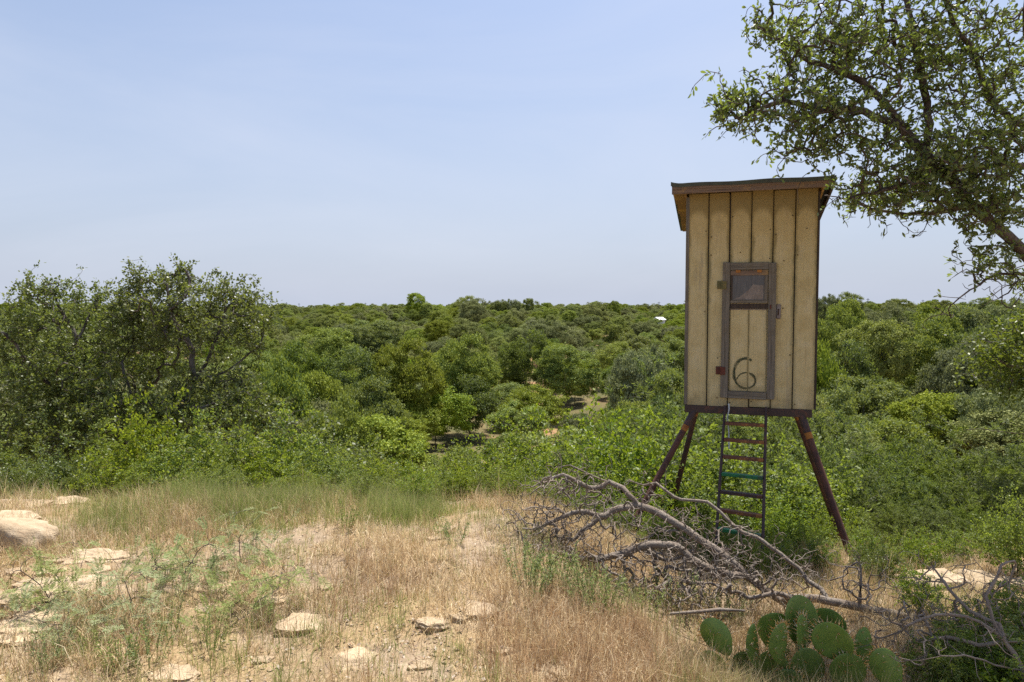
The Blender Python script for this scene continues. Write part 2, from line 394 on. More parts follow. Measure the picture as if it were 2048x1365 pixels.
# ------------------------------------------------------------------ plants: branch graphs and leaves
def unit(v): return v / (np.linalg.norm(v, axis=-1, keepdims=True) + 1e-9)
def rvec(n, rng): return unit(rng.normal(size=(n, 3)))

def wood_parts(g, parent, name, mat, rt, e, rmax, split, trunk='trunk'):
    thick, fine = g.mesh(name, mat, rt, e, rmax, split)
    for i, (_, me) in enumerate(thick): link(trunk if i == 0 else 'limb', me, parent)
    link('twigs', fine, parent, kind='stuff')
class Graph:
    """a branching skeleton; attractors are joined to the nearest branch"""
    def __init__(s, cap=60000): s.P = np.zeros((cap, 3)); s.par = np.full(cap, -1, int); s.n = 0; s.term = []
    def node(s, p, par): s.P[s.n] = p; s.par[s.n] = par; s.n += 1; return s.n - 1
    def path(s, pts, parent=-1, step=.1, rng=None, jit=0.0):
        pts = [np.array(p, float) for p in pts]
        if parent >= 0: pts = [s.P[parent].copy()] + pts
        last = parent
        Q = [2 * pts[0] - pts[1]] + pts + [2 * pts[-1] - pts[-2]]
        for i in range(1, len(Q) - 2):
            a, b, c, d = Q[i - 1], Q[i], Q[i + 1], Q[i + 2]
            k = max(1, int(np.linalg.norm(c - b) / step))
            for j in range(0 if (i == 1 and parent < 0) else 1, k + 1):
                t = j / k
                p = .5 * ((2 * b) + (-a + c) * t + (2 * a - 5 * b + 4 * c - d) * t * t + (-a + 3 * b - 3 * c + d) * t ** 3)
                if jit and rng is not None and 0 < j: p = p + rng.normal(size=3) * jit
                last = s.node(p, last)
        return last
    def near(s, p): return int(np.argmin(((s.P[:s.n] - np.asarray(p)) ** 2).sum(1)))
    def grow(s, A, rng, step=.1, curve=.18, jit=.008, sag=0.0, order=True, follow=.35):
        A = np.asarray(A, float)
        if order:
            d = np.array([((s.P[:s.n] - a) ** 2).sum(1).min() for a in A]); A = A[np.argsort(d)]
        for a in A:
            dd = ((s.P[:s.n] - a) ** 2).sum(1); i = int(np.argmin(dd)); d = math.sqrt(dd[i])
            if d < 1e-4: continue
            p0 = s.P[i].copy(); pi = s.par[i]
            pd = unit(p0 - s.P[pi]) if pi >= 0 else np.array([0, 0, 1.0])
            c = p0 + pd * follow * d + (a - p0) * (.5 - follow * .5) + rng.normal(size=3) * curve * d
            k = max(2, int(d / step) + 1); last = i
            for j in range(1, k + 1):
                t = j / k
                p = (1 - t) ** 2 * p0 + 2 * t * (1 - t) * c + t * t * a
                p[2] -= sag * d * math.sin(math.pi * t)
                if j < k: p = p + rng.normal(size=3) * jit
                last = s.node(p, last)
            s.term.append(last)
    def radii(s, rt, e, rmax=None):
        n = s.n; cnt = np.zeros(n); hasc = np.zeros(n, bool)
        hasc[s.par[:n][s.par[:n] >= 0]] = True
        cnt[~hasc] = 1
        for i in range(n - 1, -1, -1):
            p = s.par[i]
            if p >= 0: cnt[p] += cnt[i]
        s.cnt = cnt; r = rt * cnt ** e
        if rmax: r = np.minimum(r, rmax)
        if hasattr(s, 'minr'): r[:len(s.minr)] = np.maximum(r[:len(s.minr)], s.minr)
        s.R = r; return r
    def mesh(s, name, mat, rt=.0025, e=.48, rmax=None, split=None):
        n = s.n; r = s.radii(rt, e, rmax); par = s.par
        best = np.full(n, -1, int)
        for i in range(n):
            p = par[i]
            if p >= 0 and (best[p] < 0 or s.cnt[i] > s.cnt[best[p]]): best[p] = i
        start = [i for i in range(n) if par[i] < 0 or best[par[i]] != i]
        VV, FF, off = [], [], 0
        thick = []
        for st in start:
            ch = [st]
            while best[ch[-1]] >= 0: ch.append(best[ch[-1]])
            idx = ([par[st]] if par[st] >= 0 else []) + ch
            if len(idx) < 2: continue
            R = r[idx].copy()
            if par[st] >= 0: R[0] = min(R[0], R[1] * 1.25)
            R[-1] *= .45
            mr = R.max(); ns = 3 if mr < .006 else (5 if mr < .02 else 8)
            V, Fq = tube_np(s.P[idx], R, ns)
            if split and mr > split:
                thick.append((mr, mesh_uniform(name + '_limb', V, Fq, mat, smooth=True))); continue
            VV.append(V); FF.append(Fq + off); off += len(V)
        if split: return sorted(thick, key=lambda a: -a[0]), mesh_uniform(name, np.concatenate(VV), np.concatenate(FF), mat, smooth=True)
        return mesh_uniform(name, np.concatenate(VV), np.concatenate(FF), mat, smooth=True)
    def leaves(s, rng, per, back=3, spread=.02, up=.25, along=.5):
        T = np.array(s.term); n = len(T)
        anc = T.copy()
        for _ in range(back): anc = np.where(s.par[anc] >= 0, s.par[anc], anc)
        tip = s.P[T]; b = s.P[anc]; tw = unit(tip - b)
        I = np.repeat(np.arange(n), per); k = len(I)
        t = rng.random(k) ** .7
        base = b[I] + (tip[I] - b[I]) * t[:, None] + rng.normal(size=(k, 3)) * spread
        d = unit(tw[I] * along + rvec(k, rng) * .85 + np.array([0, 0, up]))
        nr = rvec(k, rng) + np.array([0, 0, .6])
        return base, d, nr

def leaf_mesh(name, base, d, nr, L, W, mat, rng, hexa=False):
    n = len(base); nr = unit(nr - (nr * d).sum(1, keepdims=True) * d); s = np.cross(d, nr)
    L = np.broadcast_to(L, n)[:, None]; W = np.broadcast_to(W, n)[:, None]
    if hexa:
        cu = nr * L * .08
        V = np.stack([base, base + d * L * .35 + s * W * .42 + cu, base + d * L * .75 + s * W * .45 + cu, base + d * L, base + d * L * .75 - s * W * .45 + cu, base + d * L * .35 - s * W * .42 + cu], 1); k = 6
    else:
        V = np.stack([base, base + d * L * .5 + s * W * .5, base + d * L, base + d * L * .5 - s * W * .5], 1); k = 4
    Fc = np.arange(n * k).reshape(n, k)
    rn = np.repeat(rng.random(n), k)
    return mesh_uniform(name, V.reshape(-1, 3), Fc, mat, {'rnd': rn})

def ellip(c, r, n, rng, shell=.0):
    p = rvec(n, rng) * (shell + (1 - shell) * rng.random((n, 1)) ** (1 / 3)); return np.array(c) + p * np.array(r)

# ================================================================== the setting: ground
def axis(segs):
    out = []
    for a, b, n in segs: out += list(np.linspace(a, b, n, endpoint=False))
    return np.array(out + [segs[-1][1]])
gx = axis([(-2500, -1500, 5), (-1500, -300, 30), (-300, -60, 60), (-60, -12, 60), (-12, -5, 30), (-5, 6, 170), (6, 14, 30), (14, 60, 60), (60, 300, 60), (300, 1500, 30), (1500, 2500, 5)])
gy = axis([(-200, -20, 12), (-20, 1, 20), (1, 2.5, 12), (2.5, 8, 100), (8, 16, 50), (16, 60, 90), (60, 200, 90), (200, 700, 80), (700, 2500, 30)])
X, Yg = np.meshgrid(gx, gy); Z = H(X, Yg)
Vg = np.stack([X, Yg, Z], -1).reshape(-1, 3); nx = len(gx)
ii, jj = np.meshgrid(np.arange(len(gy) - 1), np.arange(nx - 1), indexing='ij'); q = (ii * nx + jj).ravel()
link('ground', mesh_uniform('ground', Vg, np.stack([q, q + 1, q + nx + 1, q + nx], 1), M['ground'], smooth=True), kind='structure')

# ================================================================== the hunting blind
YAW = -rad(17.5)
BX, BY = 2.38, 6.83
BZ = h(BX, BY)
ZF = pt(1500, 814, BY).z - BZ                # underside of the walls above the blind's foot
blind = link('hunting_blind', None, label='tan plank hunting blind on four steel pipe legs with a ladder and a painted 6', cat='hunting blind', loc=(BX, BY, BZ), rot=(0, 0, YAW))
bpy.context.view_layer.update()
BM = Matrix.Translation((BX, BY, BZ)) @ Matrix.Rotation(YAW, 4, 'Z'); BI = BM.inverted()
HW, DP = .61, 1.22
ROOF_S = -.19
def zr(y): return ZF + WALL_H + .02 + ROOF_S * y
PW = 2 * HW / 6
def plank_shape(name, w, hgt0, hgt1, th):
    x = w / 2; V = []
    ch = .004
    for (xx, yy) in ((-x, th), (-x, ch), (-x + ch, 0), (x - ch, 0), (x, ch), (x, th)):
        V.append((xx, yy, 0)); V.append((xx, yy, hgt0 + (hgt1 - hgt0) * (xx + x) / w))
    Fq = [(2 * i, 2 * i + 1, 2 * ((i + 1) % 6) + 1, 2 * ((i + 1) % 6)) for i in range(6)] + [tuple(range(1, 12, 2)), tuple(range(10, -1, -2))]
    return mesh_pd(name, V, Fq, M['plank'])
fw = link('front_wall', box_mesh('front_wall_backing', -HW + .012, HW - .012, .014, .026, ZF + .004, ZF + WALL_H - .02, M['dark_wood'], 0), blind)
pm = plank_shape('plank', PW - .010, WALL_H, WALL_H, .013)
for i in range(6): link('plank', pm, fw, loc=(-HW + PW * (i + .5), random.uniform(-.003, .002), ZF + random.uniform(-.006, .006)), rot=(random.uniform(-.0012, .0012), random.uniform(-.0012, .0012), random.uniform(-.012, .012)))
for sx in (-1, 1):
    sw = link('side_wall', None, blind)
    for i in range(6):
        ya, yb = PW * i, PW * (i + 1)
        ha, hb = zr(ya) - ZF - .012, zr(yb) - ZF - .012
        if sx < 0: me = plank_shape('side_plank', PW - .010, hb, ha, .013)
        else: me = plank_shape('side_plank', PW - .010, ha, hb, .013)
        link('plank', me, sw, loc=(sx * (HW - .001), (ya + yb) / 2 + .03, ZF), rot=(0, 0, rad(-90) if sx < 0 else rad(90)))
bw = link('back_wall', None, blind)
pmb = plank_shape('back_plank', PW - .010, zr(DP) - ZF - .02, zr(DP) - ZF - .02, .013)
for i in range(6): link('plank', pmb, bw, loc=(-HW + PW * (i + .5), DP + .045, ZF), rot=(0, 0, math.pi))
link('corner_board', box_mesh('corner_board', -HW - .022, -HW + .012, -.006, .03, ZF - .002, ZF + WALL_H - .03, M['grey_wood']), blind)
link('corner_board', box_mesh('corner_board', HW - .004, HW + .014, -.004, .03, ZF - .002, ZF + WALL_H - .03, M['dark_wood']), blind)
link('floor', box_mesh('floor', -HW + .02, HW - .02, .03, DP + .02, ZF - .004, ZF + .02, M['dark_wood']), blind)
# base frame of steel channel
bf = link('base_frame', None, blind)
link('beam', box_mesh('beam', -HW - .012, HW - .02, -.012, .05, ZF - .082, ZF - .006, M['frame_metal'], .004), bf)
link('beam', box_mesh('beam', -HW - .012, HW - .02, DP - .02, DP + .04, ZF - .082, ZF - .006, M['frame_metal'], .004), bf)
for sx in (-1, 1): link('beam', box_mesh('beam', sx * .56 - .03, sx * .56 + .03, .052, DP - .022, ZF - .078, ZF - .008, M['frame_metal'], .004), bf)
# roof
roof = link('roof', None, blind)
ang = math.atan(ROOF_S)
y0, y1 = -.13, DP + .12; nb = 9; bwid = (y1 - y0) / nb
for i in range(nb):
    ya = y0 + bwid * i + .003; yb = y0 + bwid * (i + 1) - .003
    l = -.755 + random.uniform(-.016, .016) + (.03 if i == 6 else 0); r_ = .705
    V = [(xx, yy, zr(yy) + zz + dz) for dz in [random.uniform(-.003, .003)] for zz in (0, .018) for (xx, yy) in ((l, ya), (r_, ya), (r_, yb), (l + random.uniform(-.012, .012), yb))]
    link('deck_board', mesh_pd('deck_board', V, [(0, 3, 2, 1), (4, 5, 6, 7), (0, 1, 5, 4), (1, 2, 6, 5), (2, 3, 7, 6), (3, 0, 4, 7)], M['deck']), roof)
# roofing sheet, its front left corner curled up
V, Fq = [], []; nxs, nys = 40, 6
for k in (0, 1):
    for a in range(nxs + 1):
        for b in range(nys + 1):
            x = -.775 + 1.512 * a / nxs; y = -.172 + (1.22 + .33) * b / nys
            lift = .022 * max(0, (-x - .66) / .115) ** 2 * max(0, 1 - b / 3) + .004 * math.sin(9 * x + b)
            V.append((x, y, zr(y) + .024 + lift + .006 * k + (.0 if b else 0)))
def gi(k, a, b): return k * (nxs + 1) * (nys + 1) + a * (nys + 1) + b
for a in range(nxs):
    for b in range(nys):
        Fq.append((gi(1, a, b), gi(1, a + 1, b), gi(1, a + 1, b + 1), gi(1, a, b + 1))); Fq.append((gi(0, a, b), gi(0, a, b + 1), gi(0, a + 1, b + 1), gi(0, a + 1, b)))
# turned-down front lip of the sheet
base = len(V)
for a in range(nxs + 1):
    x = -.775 + 1.512 * a / nxs; z1 = V[gi(1, a, 0)][2]
    V.append((x, -.172, z1)); V.append((x, -.176, z1 - .040 - .003 * math.sin(5 * x)))
for a in range(nxs): Fq.append((base + 2 * a, base + 2 * a + 1, base + 2 * a + 3, base + 2 * a + 2))
link('roofing_sheet', mesh_pd('roofing_sheet', V, Fq, M['roof_sheet']), roof)
zf0 = zr(-.15)
link('fascia_board', box_mesh('fascia_board', -.765, .73, -.160, -.135, zf0 - .068, zf0 + .024, M['fascia']), roof)
link('fascia_board', box_mesh('fascia_trim', -.762, .727, -.169, -.1605, zf0 - .022, zf0 + .006, M['fascia'], .002), roof)
V = [(xx, yy, zr(yy) + zz) for zz in (-.062, .022) for (xx, yy) in ((.707, -.134), (.727, -.134), (.727, y1), (.707, y1))]
link('rake_board', mesh_pd('rake_board', V, [(0, 3, 2, 1), (4, 5, 6, 7), (0, 1, 5, 4), (1, 2, 6, 5), (2, 3, 7, 6), (3, 0, 4, 7)], M['dark_wood']), roof)
V = [(xx, yy, zr(yy) + zz) for zz in (-.07, -.002) for (xx, yy) in ((-.60, DP + .06), (.70, DP + .06), (.70, DP + .09), (-.60, DP + .09))]
link('rake_board', mesh_pd('back_fascia', V, [(0, 3, 2, 1), (4, 5, 6, 7), (0, 1, 5, 4), (1, 2, 6, 5), (2, 3, 7, 6), (3, 0, 4, 7)], M['fascia']), roof)
for sx, xx in ((-1, -.615), (1, .62)):
    V = [(xx + dx, yy, zr(yy) + zz) for zz in (-.06, -.003) for (dx, yy) in ((-.03 if sx < 0 else .012, -.13), (-.012 if sx < 0 else .03, -.13), (-.012 if sx < 0 else .03, y1 - .05), (-.03 if sx < 0 else .012, y1 - .05))]
    link('rafter', mesh_pd('rafter', V, [(0, 3, 2, 1), (4, 5, 6, 7), (0, 1, 5, 4), (1, 2, 6, 5), (2, 3, 7, 6), (3, 0, 4, 7)], M['deck']), roof)
V = [(xx, yy, zr(yy) + zz) for zz in (-.012, -.004) for (xx, yy) in ((.655, -.132), (.704, -.132), (.704, y1 - .01), (.655, y1 - .01))]  # dark sheet added under the right eave, its colour standing for shade
link('eave_shade_panel', mesh_pd('eave_shade_panel', V, [(0, 3, 2, 1), (4, 5, 6, 7), (0, 1, 5, 4), (1, 2, 6, 5), (2, 3, 7, 6), (3, 0, 4, 7)], M['eave_shade']), roof, label='dark blue-grey panel added as painted shade under the eave')
# door
door = link('door', None, blind, label='narrow door framed in grey boards with a flap window and a painted 6')
dl, dr, db, dt = -.270, .240, ZF + .085, ZF + 1.450
def dboard(name, x0, x1, z0, z1, ya, yb, mat, tilt=0):
    cx, cz = (x0 + x1) / 2, (z0 + z1) / 2
    o = link(name, box_mesh(name, x0 - cx, x1 - cx, ya, yb, z0 - cz, z1 - cz, mat, .003), door, loc=(cx, 0, cz)); o.rotation_euler = (0, tilt, 0); return o
dboard('stile', dl, dl + .072, db, dt, -.030, -.004, M['grey_wood'], .006)
dboard('stile', dr - .072, dr, db, dt - .012, -.031, -.004, M['grey_wood'], -.002)
dboard('top_rail', dl + .076, dr - .074, dt - .078, dt - .006, -.028, -.004, M['grey_wood_x'])
dboard('bottom_rail', dl + .070, dr - .074, db - .004, db + .070, -.032, -.004, M['grey_wood_x'], .012)
dboard('middle_rail', dl + .074, dr - .074, ZF + .985, ZF + 1.035, -.022, -.004, M['dark_wood'])
for (a, b) in ((dl + .082, -.0155), (-.0085, dr - .082)):
    pmx = plank_shape('door_board', b - a, .90, .90, .010)
    link('board', pmx, door, loc=((a + b) / 2, -.014, db + .074))
dboard('drip_strip', dl + .080, dr - .082, ZF + .974, ZF + .983, -.019, -.004, M['film'])
win = link('window', box_mesh('window_pane', dl + .085, dr - .085, -.016, -.006, ZF + 1.045, ZF + 1.36, M['pane'], .001), door, label='clouded flap window with a torn pale film')
def wboard(name, x0, x1, z0, z1, mat, yb=-.017):
    link(name, box_mesh(name, x0, x1, -.034, yb, z0, z1, mat, .002), win)
# sub-parts of the window are siblings inside the door
for nm, x0, x1, z0, z1, mt in (('window_frame', dl + .080, dr - .080, ZF + 1.318, ZF + 1.366, 'fascia'), ('window_frame', dl + .080, dr - .080, ZF + 1.040, ZF + 1.072, 'grey_wood_x'),
                               ('window_frame', dl + .080, dl + .100, ZF + 1.074, ZF + 1.316, 'dark_wood'), ('window_frame', dr - .112, dr - .080, ZF + 1.074, ZF + 1.316, 'grey_wood')):
    link(nm, box_mesh(nm, x0, x1, -.030, -.018, z0, z1, M[mt], .002), door)
fl = [(dl + .104, 1.076), (dr - .120, 1.076), (dr - .118, 1.225), (dr - .16, 1.215), (dr - .215, 1.228), (dr - .245, 1.19), (dr - .29, 1.145), (dr - .34, 1.105)]
V = [(x, -.0175, ZF + z) for x, z in fl] + [(x, -.0165, ZF + z) for x, z in fl]; n = len(fl)
link('torn_film', mesh_pd('torn_film', V, [tuple(range(n)), tuple(range(2 * n - 1, n - 1, -1))] + [(i, n + i, n + (i + 1) % n, (i + 1) % n) for i in range(n)], M['film']), door)
for hx in (dl + .15, dr - .16):
    link('small_hinge', box_mesh('small_hinge', hx - .022, hx + .022, -.036, -.0305, ZF + 1.345, ZF + 1.372, M['rust'], .002), door)
for hz, mt in ((1.225, 'moss_hinge'), (.36, 'red_hinge')):
    hg = link('hinge', box_mesh('hinge', dl - .050, dl - .004, -.0125, -.0035, ZF + hz - .04, ZF + hz + .04, M[mt], .003), door)
    link('hinge', box_mesh('hinge_leaf', dl + .002, dl + .042, -.040, -.0315, ZF + hz - .042, ZF + hz + .038, M[mt], .003), door)
    V, Fq = tube_np([(dl - .001, -.036, ZF + hz - .045), (dl - .001, -.036, ZF + hz + .043)], [.007, .007], 8)
    link('hinge_pin', mesh_uniform('hinge_pin', V, Fq, M[mt], smooth=True), door)
hs = link('hasp', box_mesh('hasp', dr + .004, dr + .046, -.013, -.003, ZF + .885, ZF + 1.03, M['hasp'], .006), door)
link('hasp', box_mesh('hasp_slot', dr + .016, dr + .028, -.018, -.0135, ZF + .92, ZF + .985, M['nail'], .002), door)
link('rusty_latch', box_mesh('rusty_latch', dr - .058, dr - .044, -.038, -.0315, ZF + .985, ZF + 1.025, M['red_hinge'], .002), door)
# painted number: strokes of a 6 laid on the door boards, broken at the joint between them
def stroke(pts, wid, name):
    V, Fq, A = [], [], []
    P = np.array(pts); T = unit(np.gradient(P, axis=0)); N = np.stack([-T[:, 1], T[:, 0]], 1)
    k = 5
    for i, (p, nn) in enumerate(zip(P, N)):
        w = wid(i / (len(P) - 1))
        for j in range(k):
            s = (j / (k - 1) - .5) * 2
            x, z = p + nn * w * s
            V.append((x, -.0158, z)); A.append((1 - abs(s)) ** .5 * .95 + .03)
    for i in range(len(P) - 1):
        for j in range(k - 1):
            a = i * k + j; xs = [V[q][0] for q in (a, a + 1, a + k, a + k + 1)]
            if max(xs) > -.0165 and min(xs) < -.0075: continue
            Fq.append((a, a + 1, a + k + 1, a + k))
    return mesh_uniform(name, np.array(V), np.array(Fq), M['spray'], {'rnd': np.array(A)})
cx6, cz6 = -.045, ZF + .34
t6 = np.linspace(0, 1, 60)
c6 = []
for tt in np.linspace(rad(58), rad(262), 60): c6.append((cx6 + .122 * math.cos(tt) + .01, cz6 + .168 * math.sin(tt)))
for tt in np.linspace(rad(262), rad(262 + 272), 60):
    c6.append((cx6 + .020 + .098 * math.cos(tt), cz6 - .080 + .088 * math.sin(tt)))
c6 = np.array(c6); c6 = np.array([cx6, cz6 - .02]) + (c6 - np.array([cx6, cz6 - .02])) * .9
for _ in range(6): c6[1:-1] = (c6[:-2] + c6[1:-1] * 2 + c6[2:]) / 4
link('painted_number', stroke(c6, lambda s: .013 + .0035 * math.sin(31 * s) * math.sin(13 * s + 1) + .007 * math.sin(math.pi * min(1, s * 2.4)) * (s < .4) - .003 * (s > .8), 'painted_number'), door, label='dark green hand-painted number 6')
# nails
bmn = bmesh.new(); bmesh.ops.create_uvsphere(bmn, u_segments=6, v_segments=4, radius=.0065); nme = bpy.data.meshes.new('nail'); bmn.to_mesh(nme); bmn.free(); nme.materials.append(M['nail'])
for i in range(6):
    for zz in (.04, .5, 1.0, 1.5, 1.72, 1.94):
        if random.random() < .6: link('nail', nme, blind, loc=(-HW + PW * (i + random.choice((.12, .5, .86))), -.003, ZF + zz + random.uniform(-.05, .05)))
# legs
def leg(top, bot):
    top, bot = Vector(top), Vector(bot); d = (bot - top).normalized()
    o = link('leg', None, blind)
    a = top; b = top + d * .17; c = top + d * .115
    V, Fq = tube_np([a, c, b], [.036, .036, .036], 14); link('leg_socket', mesh_uniform('leg_socket', V, Fq, M['frame_metal'], smooth=True), o)
    V, Fq = tube_np([top + d * .172, top + d * .235], [.0345, .033], 14); link('rust_band', mesh_uniform('rust_band', V, Fq, M['rust'], smooth=True), o)
    V, Fq = tube_np([top + d * .237, top * .5 + bot * .5, bot], [.032, .032, .032], 14); link('pipe', mesh_uniform('pipe', V, Fq, M['leg_metal'], smooth=True), o)
def local(u, v, Y): return BI @ pt(u, v, Y)
def to_ground(top, via):
    """extend a leg from top through via down into the soil"""
    top, via = Vector(top), Vector(via); d = via - top; p = via.copy()
    for _ in range(200):
        w = BM @ p
        if w.z < h(w.x, w.y) - .06: break
        p += d.normalized() * .02
    return p
for tp, vv in (((-.53, .02, ZF - .07), (1262, 1056, 6.75)), ((.50, .02, ZF - .07), (1697, 1100, 6.25)), ((-.52, DP - .03, ZF - .07), (1340, 1030, 8.3)), ((.50, DP - .03, ZF - .07), (1668, 1040, 7.75))):
    leg(tp, to_ground(tp, local(*vv)))
# ladder
lad = link('ladder', None, blind, label='narrow rusty step ladder with some green painted rungs')
LT = [Vector((-.225, -.035, ZF + .005)), Vector((.165, -.035, ZF + .005))]
LB = [local(1428, 1135, 5.95), local(1524, 1150, 5.72)]
for a, b in zip(LT, LB):
    w = BM @ b; b.z += h(w.x, w.y) - w.z - .04
    V, Fq = tube_np([a, (a + b) / 2, b], [.014, .014, .014], 8); link('rail', mesh_uniform('rail', V, Fq, M['frame_metal'], smooth=True), lad)
for k in range(9):
    t = .115 + k * .108
    a = LT[0].lerp(LB[0], t); b = LT[1].lerp(LB[1], t); m_ = ('rung_rust', 'rung_rust', 'rung_rust', 'green_paint', 'frame_metal', 'rung_rust', 'green_paint', 'rung_rust', 'rung_rust')[k]
    x = (b - a).normalized(); up = Vector((0, 0, 1)); y = up.cross(x).normalized(); z = x.cross(y)
    L = (b - a).length
    rg = link('rung', box_mesh('rung', -L / 2 + .012, L / 2 - .012, -.028, .028, -.019, .012, M['rung_rust' if k < 3 or k in (5, 7, 8) else m_], .004), lad)
    rg.matrix_local = Matrix.Translation((a + b) / 2) @ Matrix((x, y, z)).transposed().to_4x4()
    if k in (3, 4, 5, 6):
        st = link('rung', box_mesh('rung_top', -L / 2 + .014, L / 2 - .014, -.024, .024, .0125, .017, M['green_paint'], .001), lad, label='green painted tread'); st.matrix_local = rg.matrix_local
# rope at the ladder head
P = [Vector((-.19, -.06, ZF + .03)), Vector((-.185, -.07, ZF - .02)), Vector((-.2, -.065, ZF - .1)), Vector((-.185, -.07, ZF - .25)), Vector((-.18, -.075, ZF - .42))]
V, Fq = tube_np([BM @ p for p in P], [.009, .007, .006, .006, .008], 6)
link('rope', mesh_uniform('rope', V, Fq, M['rope'], smooth=True), label='pale rope end hanging beside the ladder head', cat='rope')

# ================================================================== right-hand oak, its trunk outside the frame
rng = np.random.default_rng(3)
g = Graph()
def T(L, Y0, Y1): n = len(L); return [pt(u, v, Y0 + (Y1 - Y0) * i / (n - 1)) for i, (u, v) in enumerate(L)]
TBX, TBY = 5.05, 5.6
root = g.path([(TBX, TBY, h(TBX, TBY) - .1), (TBX - .06, TBY, .4), (TBX - .15, TBY - .05, 1.2), pt(2150, 620, 5.45), pt(2048, 505, 5.35)], -1, .12)
g.minr = np.interp(np.arange(root + 1) / root, [0, .12, .5, 1], [.17, .12, .085, .045])
A1 = g.path(T([(2016, 473), (1971, 436), (1939, 409), (1916, 373), (1889, 345), (1853, 314), (1825, 282), (1807, 259)], 5.3, 5.2), root, .08)
A2 = g.path(T([(1771, 241), (1700, 216), (1640, 222), (1570, 205), (1500, 225)], 5.15, 4.9), A1, .08, rng, .006)
A3 = g.path(T([(1760, 195), (1700, 150), (1620, 120), (1560, 80), (1510, 50)], 5.2, 5.5), A1, .08, rng, .006)
j = g.near(pt(1939, 409, 5.25))
B1 = g.path(T([(1903, 420), (1834, 427), (1766, 423), (1698, 402), (1650, 388)], 5.25, 5.9), j, .08, rng, .006)
trunk2 = g.near((TBX - .15, TBY - .05, 1.2))
C0 = g.path(T([(2200, 420), (2048, 336), (1993, 332), (1916, 341), (1834, 359), (1766, 382), (1700, 395)], 5.6, 5.0), trunk2, .08, rng, .006)
j = g.near(pt(1853, 314, 5.25))
E1 = g.path(T([(1856, 250), (1848, 180), (1832, 90), (1815, 0), (1780, -120), (1740, -260)], 5.25, 5.5), j, .08, rng, .006)
D1 = g.path(T([(2250, 250), (2080, 260), (1990, 210), (1950, 110), (1905, 40), (1880, -80), (1850, -250)], 5.7, 5.0), trunk2, .09, rng, .006)
D2 = g.path(T([(2060, 120), (2050, 0), (2060, -150), (2030, -300)], 5.6, 5.3), g.near(pt(2080, 260, 5.65)), .09, rng, .006)
D3 = g.path(T([(2300, 100), (2350, -100), (2380, -300)], 5.8, 5.6), g.near(pt(2250, 250, 5.7)), .09, rng, .006)
D4 = g.path(T([(2450, 300), (2650, 200), (2800, 60)], 5.9, 6.2), trunk2, .09, rng, .006)
S1 = g.path(T([(2000, 492), (1960, 493), (1932, 492)], 5.35, 5.3), g.near(pt(2048, 505, 5.35)), .06)      # stub
S2 = g.path(T([(2090, 560), (2000, 548), (1960, 570), (1930, 588), (1908, 606)], 5.4, 5.1), g.near(pt(2150, 620, 5.45)), .06, rng, .004)
S3 = g.path(T([(2300, 850), (2130, 872), (2048, 868), (1985, 862), (1962, 858), (1926, 861)], 5.6, 5.0), g.near((TBX, TBY, .4)), .07)      # broken bare limb low on the trunk
g.term = []
att = []
for (u, v, ru, rv, Y, rY, n) in ((1560, 215, 130, 60, 5.0, .35, 80), (1640, 110, 130, 85, 5.3, .45, 110), (1520, 45, 40, 30, 5.4, .2, 14), (1780, 100, 130, 110, 5.2, .6, 150), (1460, 215, 40, 30, 4.95, .2, 20),
        (1700, 250, 140, 70, 5.1, .5, 100), (1620, 300, 90, 45, 5.2, .4, 46), (1800, 330, 120, 60, 5.2, .5, 85), (1740, 390, 90, 38, 5.4, .5, 60), (1560, 335, 30, 16, 5.3, .2, 8),
        (1930, 90, 130, 110, 5.3, .6, 140), (1930, 260, 120, 90, 5.3, .6, 110), (2010, 400, 70, 60, 5.3, .4, 48), (2030, 200, 90, 150, 5.4, .6, 90), (1985, 500, 55, 18, 5.3, .2, 12), (1965, 540, 50, 20, 5.2, .2, 12),
        (2030, 540, 40, 40, 5.4, .3, 18), (1800, -110, 300, 110, 5.3, .7, 190), (2150, 60, 150, 230, 5.6, .7, 50), (2400, 100, 250, 250, 5.9, .8, 40), (2600, 150, 200, 200, 6.0, .8, 40), (2000, -280, 300, 120, 5.4, .7, 70), (2010, 330, 80, 60, 5.2, .5, 40), (1840, 400, 110, 30, 5.3, .4, 50), (1965, 420, 90, 55, 5.1, .3, 70), (1900, 340, 110, 70, 5.0, .4, 80), (1640, 60, 150, 70, 5.3, .5, 70), (1480, 215, 60, 35, 5.0, .3, 26)):
    for _ in range(int(n * 1.0)):
        q_ = rvec(1, rng)[0] * rng.random() ** (1 / 3)
        uu, vv_ = u + ru * q_[0], v + rv * q_[1]
        if uu < 1668 and vv_ > 322: continue          # the crown stays clear of the blind's roof
        att.append(pt(uu, vv_, Y + rY * q_[2]))
g.grow(att, rng, .07, .22, .012, .03)
main_terms = list(g.term)
g.term = main_terms
# side twigs with their own leaves from every branch tip
sub = []
tips = g.P[g.term]
for tpp in tips:
    for _ in range(2): sub.append(tpp + rng.normal(size=3) * .085)
g.grow(np.array(sub), rng, .05, .2, .006, .0, order=False)
